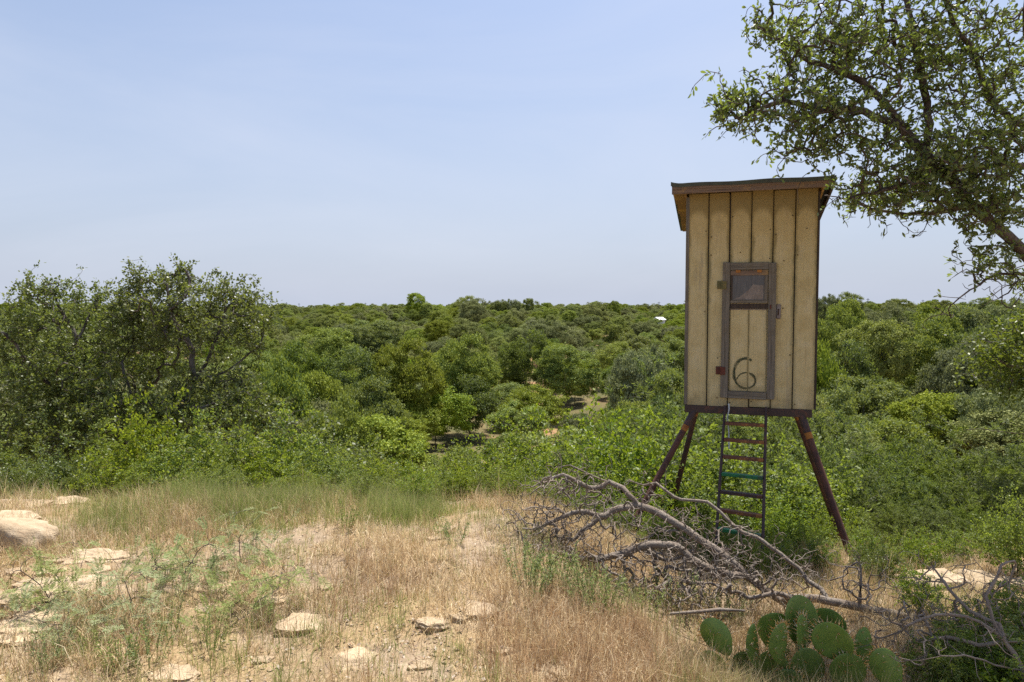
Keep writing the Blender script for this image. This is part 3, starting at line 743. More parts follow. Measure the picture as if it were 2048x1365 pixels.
# bare dead twigs along the low limbs
keep = list(g.term); g.term = []
bare = []
for tgt in (S2, B1, C0):
    i = tgt
    for _ in range(14):
        if g.par[i] < 0: break
        for _ in range(3):
            bare.append(g.P[i] + np.array([rng.normal() * .14, rng.normal() * .14, -abs(rng.normal()) * .12]))
        i = g.par[i]
g.grow(np.array(bare), rng, .05, .25, .006, .02, order=False)
g.term = keep
oak = link('oak_tree', None, label='gnarled oak leaning in beside the blind, its leafy limbs against the sky', cat='tree')
wood_parts(g, oak, 'oak_wood', M['oak_bark'], .0028, .37, .040, .014)
b_, d_, n_ = g.leaves(rng, 5, 2, .010, .15, .8)
k = len(b_)
LL = rng.uniform(.030, .054, k); WW = rng.uniform(.014, .023, k)
cd = b_ - np.array([0, 0, CAM_H]); dd_ = cd[:, 1] * math.cos(PITCH) - cd[:, 2] * math.sin(PITCH)
uu = 1024 + F * cd[:, 0] / dd_; vv_ = 682.5 - F * (cd[:, 1] * math.sin(PITCH) + cd[:, 2] * math.cos(PITCH)) / dd_
score = np.where((uu > 1380) & (uu < 2040) & (vv_ > 8) & (vv_ < 760), LL / dd_, 0); pick = np.argsort(-score)[:300]
rest_ = np.ones(k, bool); rest_[pick] = False
link('foliage', leaf_mesh('oak_leaves', b_[rest_], d_[rest_], n_[rest_], LL[rest_], WW[rest_], M['oak_leaf'], rng, True), oak, kind='stuff')
lvar = []
for q in range(6):
    lm = leaf_mesh('leaf', np.zeros((1, 3)), np.array([[1., 0, 0]]), np.array([[0, 0, 1.]]), .05, .022, M['oak_leaf'], rng, True); lvar.append(lm)
for q in pick:
    d0 = d_[q]; n0 = unit(n_[q] - (n_[q] @ d0) * d0); s0 = np.cross(n0, d0)
    o = link('leaf', lvar[q % 6], oak)
    o.matrix_local = Matrix.Translation(b_[q]) @ Matrix((d0, s0, n0)).transposed().to_4x4() @ Matrix.Diagonal((LL[q] / .05, WW[q] / .022, 1, 1))
print('oak', g.n, k)

# ================================================================== left-hand oaks at the bluff's edge
def left_oak(seed, base, limbs, blobs, label, per=11, L=(.042, .070), mat='dark_leaf', name='scrub_oak_tree', tw=2, group=None):
    rng = np.random.default_rng(seed); g = Graph()
    bx, by = base; z0 = h(bx, by)
    r0 = g.node(np.array([bx, by, z0 - .15]), -1)
    ends = []
    for (Lp, Y0, Y1) in limbs: g.path(T(Lp, Y0 - .45, Y1 - .2), g.near((bx, by, z0)) if not ends else g.near(pt(*Lp[0], Y0 - .45)), .15, rng, .012); ends.append(1)
    att = []
    for (u, v, ru, rv, Y, rY, n) in blobs:
        for _ in range(int(n * .8)):
            q_ = rvec(1, rng)[0] * rng.random() ** .42
            p = pt(u + ru * q_[0], v + rv * q_[1], Y + rY * q_[2])
            if p.z > h(p.x, p.y) + .15: att.append(p)
    g.term = []; g.grow(att, rng, .14, .2, .02, .02)
    tips = g.P[g.term]
    sub = (tips[:, None, :] + rng.normal(size=(len(tips), tw, 3)) * .13).reshape(-1, 3)
    g.grow(sub, rng, .1, .2, .01, 0, order=False)
    o = link(name, None, label=label, cat='tree', group=group)
    wood_parts(g, o, 'scrub_oak_wood', M['bark'], .0026, .43, .11, .03)
    b, d, n = g.leaves(rng, per, 2, .03, .15, .5); k = len(b)
    link('crown', leaf_mesh('scrub_oak_leaves', b, d, n, rng.uniform(L[0], L[1], k), rng.uniform(.024, .042, k), M[mat], rng), o, kind='stuff')
    print(name, g.n, k)
p1 = pt(110, 900, 11.6)
left_oak(21, (p1.x, 11.6), [([(110, 880), (125, 800), (132, 745), (150, 690), (145, 655), (120, 620), (100, 580)], 12.3, 12.2), ([(150, 690), (175, 640), (200, 600)], 12.2, 12.6), ([(125, 800), (70, 740), (30, 690), (0, 660)], 12.3, 11.6), ([(110, 880), (60, 860), (20, 850)], 12.3, 11.6)],
         [(120, 690, 140, 110, 12.3, 1.3, 330), (90, 578, 62, 36, 12.2, .5, 46), (180, 602, 60, 32, 12.4, .6, 46), (40, 640, 70, 55, 12, .8, 80), (50, 800, 110, 80, 11.6, .9, 200), (170, 790, 90, 70, 11.6, .8, 150), (-60, 700, 90, 130, 12.2, 1, 140), (30, 890, 90, 50, 11.2, .6, 90)],
         'dark scrub oak at the bluff edge with a bent forked trunk showing')
p2 = pt(352, 860, 11.1)
left_oak(22, (p2.x, 11.1), [([(355, 850), (370, 800), (388, 760), (422, 712), (440, 660), (450, 620)], 11.8, 12.0), ([(388, 760), (384, 722), (386, 700), (360, 660), (340, 620), (335, 570)], 11.8, 11.6), ([(388, 760), (430, 752), (470, 730), (520, 690)], 11.8, 12.2), ([(340, 620), (380, 580), (370, 540)], 11.6, 11.8)],
         [(400, 650, 140, 100, 11.9, 1.3, 330), (345, 560, 52, 30, 11.8, .5, 52), (275, 556, 36, 24, 11.9, .35, 22), (455, 590, 62, 40, 12, .6, 64), (510, 640, 42, 60, 12.1, .6, 66), (300, 640, 70, 75, 11.8, .8, 110), (420, 780, 110, 50, 11.3, .7, 120), (250, 600, 40, 40, 11.9, .5, 34), (330, 740, 90, 60, 12.6, .5, 110), (210, 720, 60, 60, 12.8, .5, 60)],
         'tallest scrub oak by the bluff edge with its twin crooked stems')
p3 = pt(250, 880, 11.3)
left_oak(23, (p3.x, 11.3), [([(250, 860), (262, 790), (255, 765), (246, 725), (268, 680), (262, 640)], 12.0, 12.1), ([(255, 765), (290, 740), (320, 720)], 12, 12.2)],
         [(250, 660, 70, 80, 12.3, .7, 100), (225, 840, 130, 70, 11.2, .8, 190), (330, 850, 90, 60, 11.0, .7, 130), (110, 880, 110, 55, 10.8, .6, 120), (480, 830, 110, 55, 11, .7, 140)],
         'low spreading scrub oak between its two taller neighbours on the bluff')

p4 = pt(2150, 900, 9.6)
left_oak(24, (p4.x, 9.6), [([(2150, 880), (2135, 780), (2120, 720), (2090, 680), (2060, 650)], 9.6, 9.6), ([(2135, 780), (2080, 740), (2020, 730), (1980, 715)], 9.6, 9.4)],
         [(2045, 690, 95, 60, 9.5, .6, 130), (2000, 730, 70, 40, 9.4, .4, 60), (2120, 650, 110, 80, 9.6, .7, 110), (2060, 780, 80, 40, 9.4, .4, 60), (2200, 740, 120, 120, 9.7, .7, 120)],
         'dark-leaved scrub oak beyond the leaning oak, cut by the frame', per=9)

# ================================================================== shrubs on the bluff's lip
def shrub_proto(seed, R, Ht, natt, per, L, W, mat, open_=.0, stems=9):
    rng = np.random.default_rng(seed); g = Graph()
    for i in range(stems):
        a = rng.random() * 6.28; rr = rng.random() ** .6 * R * .8; hh = Ht * rng.uniform(.45, .8)
        g.path([(rng.normal() * .05, rng.normal() * .05, -.12), (rr * .35 * math.cos(a), rr * .35 * math.sin(a), hh * .5), (rr * math.cos(a), rr * math.sin(a), hh)], -1, .09, rng, .008)
    att = []
    while len(att) < natt:
        p = rng.normal(size=3); p = p / np.linalg.norm(p) * rng.random() ** .38
        q = np.array([p[0] * R, p[1] * R, Ht * (.5 + .5 * p[2])])
        lump = 1 + .22 * math.sin(5 * math.atan2(q[1], q[0]) + seed) + .15 * math.sin(9 * q[2] / Ht + seed)
        q[:2] *= lump
        if q[2] > .05: att.append(q)
    # shoots that stand out of the outline
    for i in range(int(stems * 1.5)):
        a = rng.random() * 6.28; rr = rng.random() * R * .8
        att.append(np.array([rr * math.cos(a), rr * math.sin(a), Ht * rng.uniform(1.0, 1.28)]))
    g.term = []; g.grow(att, rng, .08, .15, .008, 0)
    wood = g.mesh('shrub_wood', M['bark'], .0018, .42, .03)
    b, d, n = g.leaves(rng, per, 4, .022, .3, .5); k = len(b)
    lv = leaf_mesh('shrub_leaves', b, d, n, rng.uniform(L * .7, L * 1.3, k), rng.uniform(W * .7, W * 1.3, k), M[mat], rng)
    return wood, lv
SP = {
    'yellow': [shrub_proto(40 + i, .62, 1.05, 330, 17, .042, .024, 'shrub_leaf') for i in range(3)],
    'bright': [shrub_proto(50 + i, .65, 1.1, 330, 17, .044, .027, 'bright_leaf') for i in range(2)],
    'dark': [shrub_proto(60 + i, .75, 1.2, 400, 20, .044, .027, 'dark_leaf') for i in range(2)],
    'mesq': [shrub_proto(70 + i, 1.3, 2.3, 620, 30, .085, .022, 'mesquite_leaf', stems=7) for i in range(3)],
}
LBL = {'yellow': ('yellow-green small-leaved shrub crowding the lip of the bluff', 'yellow-green shrubs along the bluff lip'),
       'bright': ('bright green leafy shrub growing behind the blind and fallen branches', 'bright green shrubs around the blind'),
       'dark': ('dark glossy-leaved shrub under the scrub oaks', 'dark shrubs under the scrub oaks'),
       'mesq': ('tall feathery green mesquite shrub on the slope below the blind', 'mesquite shrubs on the slope')}
def place_label(kind, u, Y):
    if kind == 'yellow': return 'yellow-green small-leaved shrub on the bluff lip before the scrub oaks' if u < 650 else 'yellow-green small-leaved shrub on the bluff lip between scrub oaks and fallen tree'
    if kind == 'bright':
        if u < 1370: return 'fresh green leafy shrub beyond the twiggy end of the fallen tree'
        return 'fresh green leafy shrub behind the ladder, under and around the blind' if u < 1665 else 'fresh green leafy shrub between the blind and the pale rock ledge'
    if kind == 'mesq': return 'feathery mesquite shrub close behind the blind' if u < 1660 else 'feathery mesquite shrub on the slope beyond the pale rock ledge'
    return 'dark glossy-leaved shrub at the foot of the scrub oaks'
def shrub(kind, u, vtop, Y, wid=None, label=None, name='shrub'):
    """stand a shrub Y metres ahead; its size is set by where its top shows"""
    p = pt(u, vtop, Y); z0 = h(p.x, Y); hh = max(.35, p.z - z0)
    i = random.randrange(len(SP[kind])); w, l = SP[kind][i]
    base_h = {'yellow': 1.18, 'bright': 1.22, 'dark': 1.35, 'mesq': 2.55}[kind]
    s = hh / base_h; sx = s * (wid or 1) 
    lb = label or place_label(kind, u, Y)
    o = link(name, None, label=lb, cat='shrub', group=None if label else lb, loc=(p.x, Y, z0), rot=(0, 0, random.random() * 6.28), scale=(sx, sx, s))
    link('stem', w, o); link('foliage', l, o, kind='stuff'); return o
random.seed(5)
for u, v, Y, wd in ((285, 800, 8.2, .85), (395, 835, 8.0, 1.0), (470, 850, 7.8, 1.0), (560, 830, 8.3, 1.0), (620, 880, 7.7, 1.1), (330, 890, 7.5, 1.1), (210, 905, 7.6, 1.1), (520, 905, 7.4, 1.2), (440, 915, 7.2, 1.2),
                    (700, 885, 8.2, 1.1), (760, 905, 8.0, 1.1), (680, 925, 7.4, 1.2), (590, 935, 7.1, 1.2), (370, 940, 7.0, 1.2), (830, 915, 8.0, 1.2), (900, 900, 8.4, 1.0), (970, 870, 8.6, 1.0), (1040, 850, 8.4, 1.0), (860, 945, 7.3, 1.2), (960, 935, 7.2, 1.2), (1050, 915, 7.4, 1.1),
                    (1110, 870, 8.2, 1.0), (780, 955, 7.0, 1.2), (1120, 950, 7.0, 1.2), (270, 945, 7.1, 1.1)):
    shrub('yellow', u, v, Y, wd)
for u, v, Y, wd in ((30, 900, 8.6, 1.1), (120, 890, 8.4, 1.2), (-40, 880, 8.8, 1.2), (210, 860, 9.0, 1.2), (60, 930, 7.6, 1.1), (150, 940, 7.5, 1.1), (-20, 950, 7.4, 1.1), (560, 860, 9.4, 1.3), (650, 850, 9.8, 1.4), (480, 870, 9.2, 1.3), (330, 860, 9.2, 1.2)):
    shrub('dark', u, v, Y, wd)
for u, v, Y, wd in ((1180, 835, 9.4, 1.1), (1240, 880, 8.6, 1.1), (1300, 850, 9.6, 1.2), (1200, 915, 7.8, 1.2), (1160, 960, 7.2, 1.2), (1350, 900, 9.0, 1.1), (1420, 890, 9.3, 1.1), (1480, 900, 9.2, 1.2), (1560, 890, 9.2, 1.1), (1620, 905, 8.9, 1.1), (1250, 960, 7.4, 1.1), (1400, 960, 8.2, 1.1), (1500, 985, 8.0, 1.2),
                    (1580, 970, 8.2, 1.2), (1560, 1010, 7.6, 1.1), (1650, 980, 8.0, 1.1), (1640, 1030, 7.2, 1.0), (1470, 1040, 7.4, 1.1), (1330, 1010, 7.3, 1.0), (1720, 1050, 6.8, 1.0), (1360, 1060, 6.4, .9)):
    shrub('bright', u, v, Y, wd)
for u, v, Y, wd in ((1210, 850, 8.1, .9), (1290, 842, 8.6, .9), (1480, 1070, 6.7, 1.0), (1600, 1062, 6.7, 1.0), (1790, 1072, 6.2, 1.0), (1840, 1085, 6.2, 1.1), (1910, 1095, 6.2, 1.1), (1985, 1080, 6.3, 1.1), (1240, 1005, 6.6, 1.0), (1310, 1040, 6.3, 1.0), (1170, 1005, 6.6, 1.1), (1550, 1090, 6.2, .9), (1420, 1085, 6.2, .9), (1640, 1108, 6.0, 1.1), (1570, 1125, 5.7, 1.1), (1740, 1112, 5.8, 1.1), (1500, 1130, 5.6, 1.0), (1850, 1128, 5.7, 1.1)):
    shrub('bright', u, v, Y, wd)
for u, v, Y, wd in ((600, 958, 6.8, 1.1), (725, 985, 6.4, 1.0), (835, 972, 6.5, 1.2), (925, 955, 6.8, 1.1), (450, 965, 6.7, 1.0), (660, 900, 7.8, .9), (1130, 880, 7.6, 1.0), (1090, 995, 6.6, 1.2), (985, 985, 6.8, 1.2), (890, 985, 6.8, 1.2), (1030, 1015, 6.3, 1.0)):
    shrub('yellow', u, v, Y, wd)
for u, v, Y, wd in ((1690, 850, 10.5, 1.0), (1770, 870, 11.0, 1.1), (1850, 850, 11.5, 1.1), (1930, 880, 10.5, 1.1), (2010, 870, 11.0, 1.1), (2090, 860, 11, 1.1), (1730, 920, 9.2, 1.0), (1820, 930, 9.0, 1.1), (1900, 940, 8.8, 1.1), (1980, 930, 8.8, 1.1), (2060, 950, 8.6, 1.1), (1790, 990, 7.6, 1.0), (1870, 1000, 7.4, 1.1), (1950, 1000, 7.4, 1.0), (1270, 800, 12.5, 1.0), (1450, 790, 12.5, 1.0), (1330, 760, 14, 1.0), (1640, 800, 13, 1.0), (1560, 830, 12, 1.0), (1400, 840, 11.5, .9)):
    shrub('mesq', u, v, Y, wd)
shrub('bright', 2035, 990, 5.7, .8, 'lush lime-green shrub beside the pale rock ledge')
shrub('bright', 2010, 1190, 4.15, 1.2, 'low bright green shrub beneath the bare dead brush')
shrub('bright', 1930, 1270, 3.75, 1.3, 'smallest bright green shrub under the bare dead brush, next to the prickly pear')
for u, v, Y, wd in ((1960, 1215, 4.0, 1.3), (2050, 1180, 4.3, 1.3), (1880, 1290, 3.6, 1.1), (1990, 1280, 3.55, 1.3), (2060, 1260, 3.6, 1.3), (1840, 1200, 4.6, 1.0)):
    shrub('bright', u, v, Y, wd, 'bright green shrub growing up through the leafless dead brush').__setitem__('group', 'green shrubs in the dead brush')
shrub('dark', 1770, 1090, 5.35, 1.0, 'small dark shrub between the fallen trunk and the rock ledge')
shrub('dark', 1745, 1125, 5.7, .8, 'little dark shrub at the foot of the right-hand pipe leg')

# ================================================================== valley trees
def tree_proto(seed, Ht, Rc, mat, natt=200, per=80, leaf=.10, clump=.30, base=.30):
    rng = np.random.default_rng(seed); g = Graph()
    lobes = []
    for i in range(rng.integers(7, 11)):
        a = rng.random() * 6.28; rr = Rc * rng.uniform(.25, .75)
        lobes.append((np.array([rr * math.cos(a), rr * math.sin(a), Ht * rng.uniform(base + .2, .80)]), Rc * rng.uniform(.34, .52)))
    lobes.append((np.array([0, 0, Ht * .80]), Rc * .5)); lobes.append((np.array([0, 0, Ht * .55]), Rc * .6))
    top = g.path([(0, 0, -.4), (rng.normal() * .1, rng.normal() * .1, Ht * .18), (rng.normal() * .2, rng.normal() * .2, Ht * .36)], -1, .25, rng, .03)
    for c, r in lobes: g.path([tuple(c * np.array([.55, .55, .8])), tuple(c)], g.near(c * .5), .25, rng, .04)
    att = []
    while len(att) < natt:
        c, r = lobes[rng.integers(len(lobes))]
        p = c + rvec(1, rng)[0] * r * rng.uniform(.75, 1.05) * np.array([1, 1, .85])
        if p[2] > Ht * base * .55 and all(np.linalg.norm((p - c2) / r2) > .72 for c2, r2 in lobes if c2 is not c): att.append(p)
        elif rng.random() < .04: att.append(p)
    g.term = []; g.grow(att, rng, .25, .15, .03)
    wood = g.mesh('tree_wood', M['bark'], .006, .48, .2)
    tips = g.P[g.term]; cen = np.array([0, 0, Ht * .5])
    I = np.repeat(np.arange(len(tips)), per); k = len(I)
    cs = rng.uniform(.4, 1.45, (len(tips), 1))[I] * clump
    o_ = rvec(k, rng); o_[:, 2] = np.abs(o_[:, 2]) * np.where(rng.random(k) < .75, 1, -.6)
    o_ = o_ * rng.random((k, 1)) ** .40 * np.array([1.30, 1.30, .85])
    b = tips[I] + o_ * cs
    out = unit(b - cen)
    d = unit(rvec(k, rng) + unit(o_) * .35); n = unit(o_) * 1.1 + out * .4 + rvec(k, rng) * .75 + np.array([0, 0, .45])
    lv = leaf_mesh('tree_leaves', b, d, n, rng.uniform(leaf * .65, leaf * 1.35, k), rng.uniform(leaf * .45, leaf * .85, k), mat, rng)
    return wood, lv, Ht, Rc
VT = [tree_proto(100, 6.6, 3.6, M['valley_leaf'], 160, 190, .165, .47), tree_proto(101, 5.4, 3.7, M['valley_grey'], 165, 180, .16, .44), tree_proto(102, 8.0, 3.4, M['valley_leaf'], 165, 190, .165, .47),
      tree_proto(103, 5.0, 2.8, M['valley_lime'], 120, 190, .15, .42), tree_proto(104, 5.8, 3.1, M['mesquite_leaf'], 170, 160, .14, .46, .2), tree_proto(105, 4.2, 3.0, M['valley_lime'], 120, 190, .15, .42, .15),
      tree_proto(106, 7.0, 3.9, M['valley_grey'], 170, 190, .165, .47), tree_proto(107, 4.0, 2.2, M['valley_leaf'], 90, 200, .14, .38, .2), tree_proto(108, 6.0, 2.9, M['valley_grey'], 170, 16, .15, .40)]
GAPS = [(905, 868, 70, 14, 48), (1090, 828, 60, 14, 56), (1800, 762, 55, 10, 75), (1100, 765, 16, 10, 80), (1318, 634, 9, 3, 230)]
rng = np.random.default_rng(77)
def blocked(x, y, z, Ht, Rc):
    u0, v1 = proj((x, y, z)); _, v0 = proj((x, y, z + Ht * .97)); ru = Rc * .9 * F / y
    for gu, gv, ru2, rv2, gY in GAPS:
        if y < gY * 1.04 and abs(u0 - gu) < ru + ru2 and v0 < gv + rv2 and v1 > gv - rv2: return True
    return False
cand = []
occ = {}
y = 15.0
tries = 0
bands = [(12, 40, 260, 3.6), (40, 100, 3600, 6.2), (100, 200, 7000, 6.0), (200, 420, 17000, 5.4), (420, 900, 16000, 7.5)]
placed = []
for (ya, yb, n, sep) in bands:
    cell = {}
    for _ in range(n):
        yy = math.sqrt(rng.uniform(ya * ya, yb * yb)); xx = rng.uniform(-1.3, 1.3) * (yy + 6)
        kx, ky = int(xx // sep), int(yy // sep)
        if any((xx - a) ** 2 + (yy - b) ** 2 < sep * sep for i in (-1, 0, 1) for jx in (-1, 0, 1) for (a, b) in cell.get((kx + i, ky + jx), ())): continue
        k = rng.choice(9, p=[.18, .13, .13, .13, .12, .10, .08, .09, .04]); s = rng.uniform(.6, 1.0) if rng.random() < .6 else rng.uniform(.95, 1.35)
        if yb > 200: s = rng.uniform(.6, 1.3) * (1.35 if rng.random() < .06 else 1)
        if yy < 15.5 and abs(xx) < 14: continue
        z = h(xx, yy); Ht = VT[k][2] * s; Rc = VT[k][3] * s
        u0, vt = proj((xx, yy, z + Ht))
        lim = 0
        if yy < 60: lim = 690 + (60 - yy) * 4.6
        if u0 < 640 and yy < 40: lim = max(lim, 700)
        if vt < lim:
            f = (proj((xx, yy, z))[1] - lim) / (proj((xx, yy, z))[1] - vt)
            if f < .35: continue
            s *= f; Ht *= f; Rc *= f
        if blocked(xx, yy, z, Ht, Rc): continue
        cell.setdefault((kx, ky), []).append((xx, yy))
        placed.append((xx, yy, z, k, s, rng.random() * 6.28))
# taller trees standing on the skyline
sky_trees = [(938, 596, 330, 50), (918, 604, 332, 34), (1003, 602, 340, 40), (1022, 601, 342, 40), (1062, 598, 300, 34), (1232, 603, 320, 24), (1690, 590, 260, 60), (1660, 593, 250, 50), (560, 609, 420, 40), (1890, 604, 330, 40)]
placed.sort(key=lambda a: a[1])
print('trees', len(placed))
def vis(a):
    u, v = proj((a[0], a[1], a[2] + 2)); return -40 < u < 2090
near_t = [a for a in placed if vis(a)][:255]
near_set = set(id(a) for a in near_t)
rest = [a for a in placed if id(a) not in near_set]
NAMEK = ['valley_tree'] * 6
LAB = ['round-crowned olive-green oak tree', 'broad grey-green oak tree', 'tall lobed olive-green oak tree', 'rounded lime-green tree', 'loose feathery mesquite tree', 'low spreading lime-green tree', 'large spreading grey-green oak tree', 'small olive-green oak tree', 'half-dead tree with bare grey branches']
def where(yy, u):
    if 1340 < u < 1650: return 'half hidden behind the hunting blind'
    if yy < 40: return 'on the slope just below the bluff'
    return 'on the wooded valley floor' if yy < 75 else 'on the far rise of the valley'
first = {}
for (xx, yy, z, k, s, r) in near_t:
    lb = LAB[k] + ' ' + where(yy, proj((xx, yy, z + 3))[0])
    o = link('valley_tree', None, label=lb, cat='tree', group=lb, loc=(xx, yy, z), rot=(0, 0, r), scale=s)
    link('trunk', VT[k][0], o); c = link('crown', VT[k][1], o, kind='stuff'); first.setdefault(k, c)
for i, (u, vtop, Y, wpx) in enumerate(sky_trees):
    p = pt(u, vtop, Y); z = h(p.x, Y) - .2; k = (0, 3, 1, 1, 2, 2, 0, 1, 1, 0)[i]; s = (p.z - z) / VT[k][2]; sw = wpx * Y / F / (2 * VT[k][3] * .9)
    o = link('skyline_tree', None, label='dark tree crown standing above the far skyline', cat='tree', group='trees on the skyline', loc=(p.x, Y, z), rot=(0, 0, i * 1.3), scale=(sw, sw, s))
    link('trunk', VT[k][0], o); link('crown', VT[k][1], o, kind='stuff')
big = [(745, 768, 38, 165), (880, 728, 45, 190), (700, 700, 60, 150), (820, 688, 62, 150), (985, 722, 52, 160), (1085, 738, 52, 130), (1200, 724, 48, 165), (1295, 700, 55, 150), (640, 758, 36, 160), (560, 742, 34, 170), (1005, 792, 42, 100), (1140, 690, 70, 140), (940, 678, 75, 130), (1255, 800, 30, 140), (1690, 690, 50, 150), (1830, 668, 55, 190), (1950, 690, 48, 170), (1775, 760, 42, 130), (1905, 785, 32, 200), (2015, 775, 30, 190), (1700, 786, 32, 160), (1645, 716, 45, 120), (600, 690, 58, 140), (1345, 740, 40, 140), (1880, 640, 85, 150), (1740, 640, 80, 130), (1990, 640, 75, 150), (1690, 610, 90, 130), (1780, 617, 100, 120), (1860, 613, 110, 110), (1940, 611, 95, 140), (2025, 606, 90, 150), (910, 800, 36, 120), (690, 815, 28, 150), (1120, 800, 34, 130), (1590, 760, 26, 140), (1440, 720, 34, 150), (650, 655, 90, 120), (1060, 665, 95, 110), (800, 800, 30, 110)]
for i, (u, vtop, Y, wpx) in enumerate(big):
    p = pt(u, vtop, Y); z = h(p.x, Y) - .2
    if blocked(p.x, Y, z, p.z - z, wpx * Y / F * .42): continue
    k = (0, 2, 4, 0, 6, 3, 2, 1, 0, 5, 4, 2)[i % 12]; s = (p.z - z) / VT[k][2] / 1.02; sw = wpx * Y / F / (2 * VT[k][3] * .95)
    lb = 'large full-crowned ' + ('olive-green', 'grey-green', 'olive-green', 'lime-green', 'feathery green', 'lime-green', 'grey-green', 'olive-green')[k] + ' tree ' + ('rising from the near slope below the bluff' if Y < 41 else 'standing tall on the valley floor' if Y < 66 else 'rising above the wood across the valley')
    o = link('valley_tree', None, label=lb, cat='tree', group=lb, loc=(p.x, Y, z), rot=(0, 0, i * 2.1), scale=(sw, sw, s))
    link('trunk', VT[k][0], o); link('crown', VT[k][1], o, kind='stuff')
# the wood beyond, one mass
arr = np.array([a[:3] for a in rest]); me = bpy.data.meshes.new('far_wood'); me.vertices.add(len(arr)); me.vertices.foreach_set('co', arr.astype(np.float32).ravel())
at = me.attributes.new('pid', 'INT', 'POINT'); at.data.foreach_set('value', np.array([a[3] for a in rest], np.int32))
at = me.attributes.new('sc', 'FLOAT', 'POINT'); at.data.foreach_set('value', np.array([a[4] for a in rest], np.float32))
at = me.attributes.new('rz', 'FLOAT_VECTOR', 'POINT'); at.data.foreach_set('vector', np.array([(0, 0, a[5]) for a in rest], np.float32).ravel())
fw_ = link('far_wood', me, label='dense green scrub wood covering the far side of the valley to the skyline', cat='woodland', kind='stuff')
ng = bpy.data.node_groups.new('wood_scatter', 'GeometryNodeTree')
ng.interface.new_socket('Geometry', in_out='INPUT', socket_type='NodeSocketGeometry'); ng.interface.new_socket('Geometry', in_out='OUTPUT', socket_type='NodeSocketGeometry')
gi_ = ng.nodes.new('NodeGroupInput'); go_ = ng.nodes.new('NodeGroupOutput'); iop = ng.nodes.new('GeometryNodeInstanceOnPoints'); jn = ng.nodes.new('GeometryNodeJoinGeometry')
for k in sorted(first, reverse=True):
    oi = ng.nodes.new('GeometryNodeObjectInfo'); oi.transform_space = 'ORIGINAL'; oi.inputs['Object'].default_value = first[k]; oi.inputs['As Instance'].default_value = True
    ng.links.new(oi.outputs['Geometry'], jn.inputs[0])
def nattr(nm, typ):
    n = ng.nodes.new('GeometryNodeInputNamedAttribute'); n.data_type = typ; n.inputs['Name'].default_value = nm; return n.outputs['Attribute']
ng.links.new(gi_.outputs[0], iop.inputs['Points']); ng.links.new(jn.outputs[0], iop.inputs['Instance']); iop.inputs['Pick Instance'].default_value = True
ng.links.new(nattr('pid', 'INT'), iop.inputs['Instance Index']); ng.links.new(nattr('sc', 'FLOAT'), iop.inputs['Scale']); ng.links.new(nattr('rz', 'FLOAT_VECTOR'), iop.inputs['Rotation'])
ng.links.new(iop.outputs[0], go_.inputs[0])
md = fw_.modifiers.new('scatter', 'NODES'); md.node_group = ng

# far shed and utility poles
p = pt(1318, 640, 230); zs = h(p.x, 230)
shed = link('shed', None, label='small far shed with a white roof among the trees', cat='shed', loc=(p.x, 230, zs), rot=(0, 0, .5))
hh = p.z - zs
link('wall', box_mesh('wall', -1.3, 1.3, -1.6, 1.6, -.5, hh, M['white_roof'], .02), shed)
link('roof', mesh_pd('roof', [(-1.6, -1.9, hh), (1.6, -1.9, hh), (1.6, 1.9, hh), (-1.6, 1.9, hh), (-1.6, 0, hh + .9), (1.6, 0, hh + .9)], [(0, 1, 5, 4), (3, 4, 5, 2), (0, 4, 3), (1, 2, 5), (0, 3, 2, 1)], M['white_roof']), shed)
for i, (u, vt, Y) in enumerate(((530, 606, 520), (573, 605, 500), (598, 607, 540), (668, 609, 560), (731, 606, 500), (787, 609, 540), (898, 608, 520), (965, 603, 460), (1042, 606, 470), (1176, 604, 450), (1203, 607, 480), (1318, 604, 440), (1736, 597, 420), (1790, 601, 460), (1846, 600, 440))):
    p = pt(u, vt, Y); z = h(p.x, Y)
    o = link('utility_pole', None, label='thin utility pole on the far skyline', cat='utility pole', group='utility poles on the skyline', loc=(p.x, Y, z))
    V, Fq = tube_np([(0, 0, -1), (0, 0, p.z - z)], [.22, .16], 6); link('pole', mesh_uniform('pole', V, Fq, M['pole']), o)
    link('crossarm', box_mesh('crossarm', -1.0, 1.0, -.07, .07, p.z - z - .8, p.z - z - .6, M['pole'], 0), o)

# ================================================================== rocks
def rock_mesh(seed, sx, sy, sz, flat=.5):
    rng = np.random.default_rng(seed)
    bm = bmesh.new(); bmesh.ops.create_icosphere(bm, subdivisions=4, radius=1)
    pl = [(unit(np.array([rng.normal(), rng.normal(), rng.normal() * .6])), rng.uniform(.52, .82)) for _ in range(12)] + [(unit(np.array([rng.normal() * .18, rng.normal() * .18, 1])), flat)]
    ph = rng.random(12) * 6.28
    for v in bm.verts:
        p = np.array(v.co)
        for n, d in pl:
            e = p @ n - d
            if e > 0: p = p - n * e * .93
        p = p * (1 + .045 * math.sin(5 * p[0] + ph[0]) * math.sin(6 * p[1] + ph[1]) + .03 * math.sin(13 * p[1] + ph[2] + 4 * p[2]) + .02 * math.sin(23 * p[0] + ph[3]) * math.sin(19 * p[2] + ph[4]) + .022 * math.sin(31 * p[1] + 27 * p[0] + ph[5]) * math.sin(29 * p[2] + ph[6]) + .02 * math.sin(9 * p[0] - 11 * p[2] + ph[7]))
        v.co = Vector((p[0] * sx, p[1] * sy, p[2] * sz))
    me = bpy.data.meshes.new('rock'); bm.to_mesh(me); bm.free(); me.materials.append(M['rock'])
    me.polygons.foreach_set('use_smooth', np.ones(len(me.polygons), bool)); return me
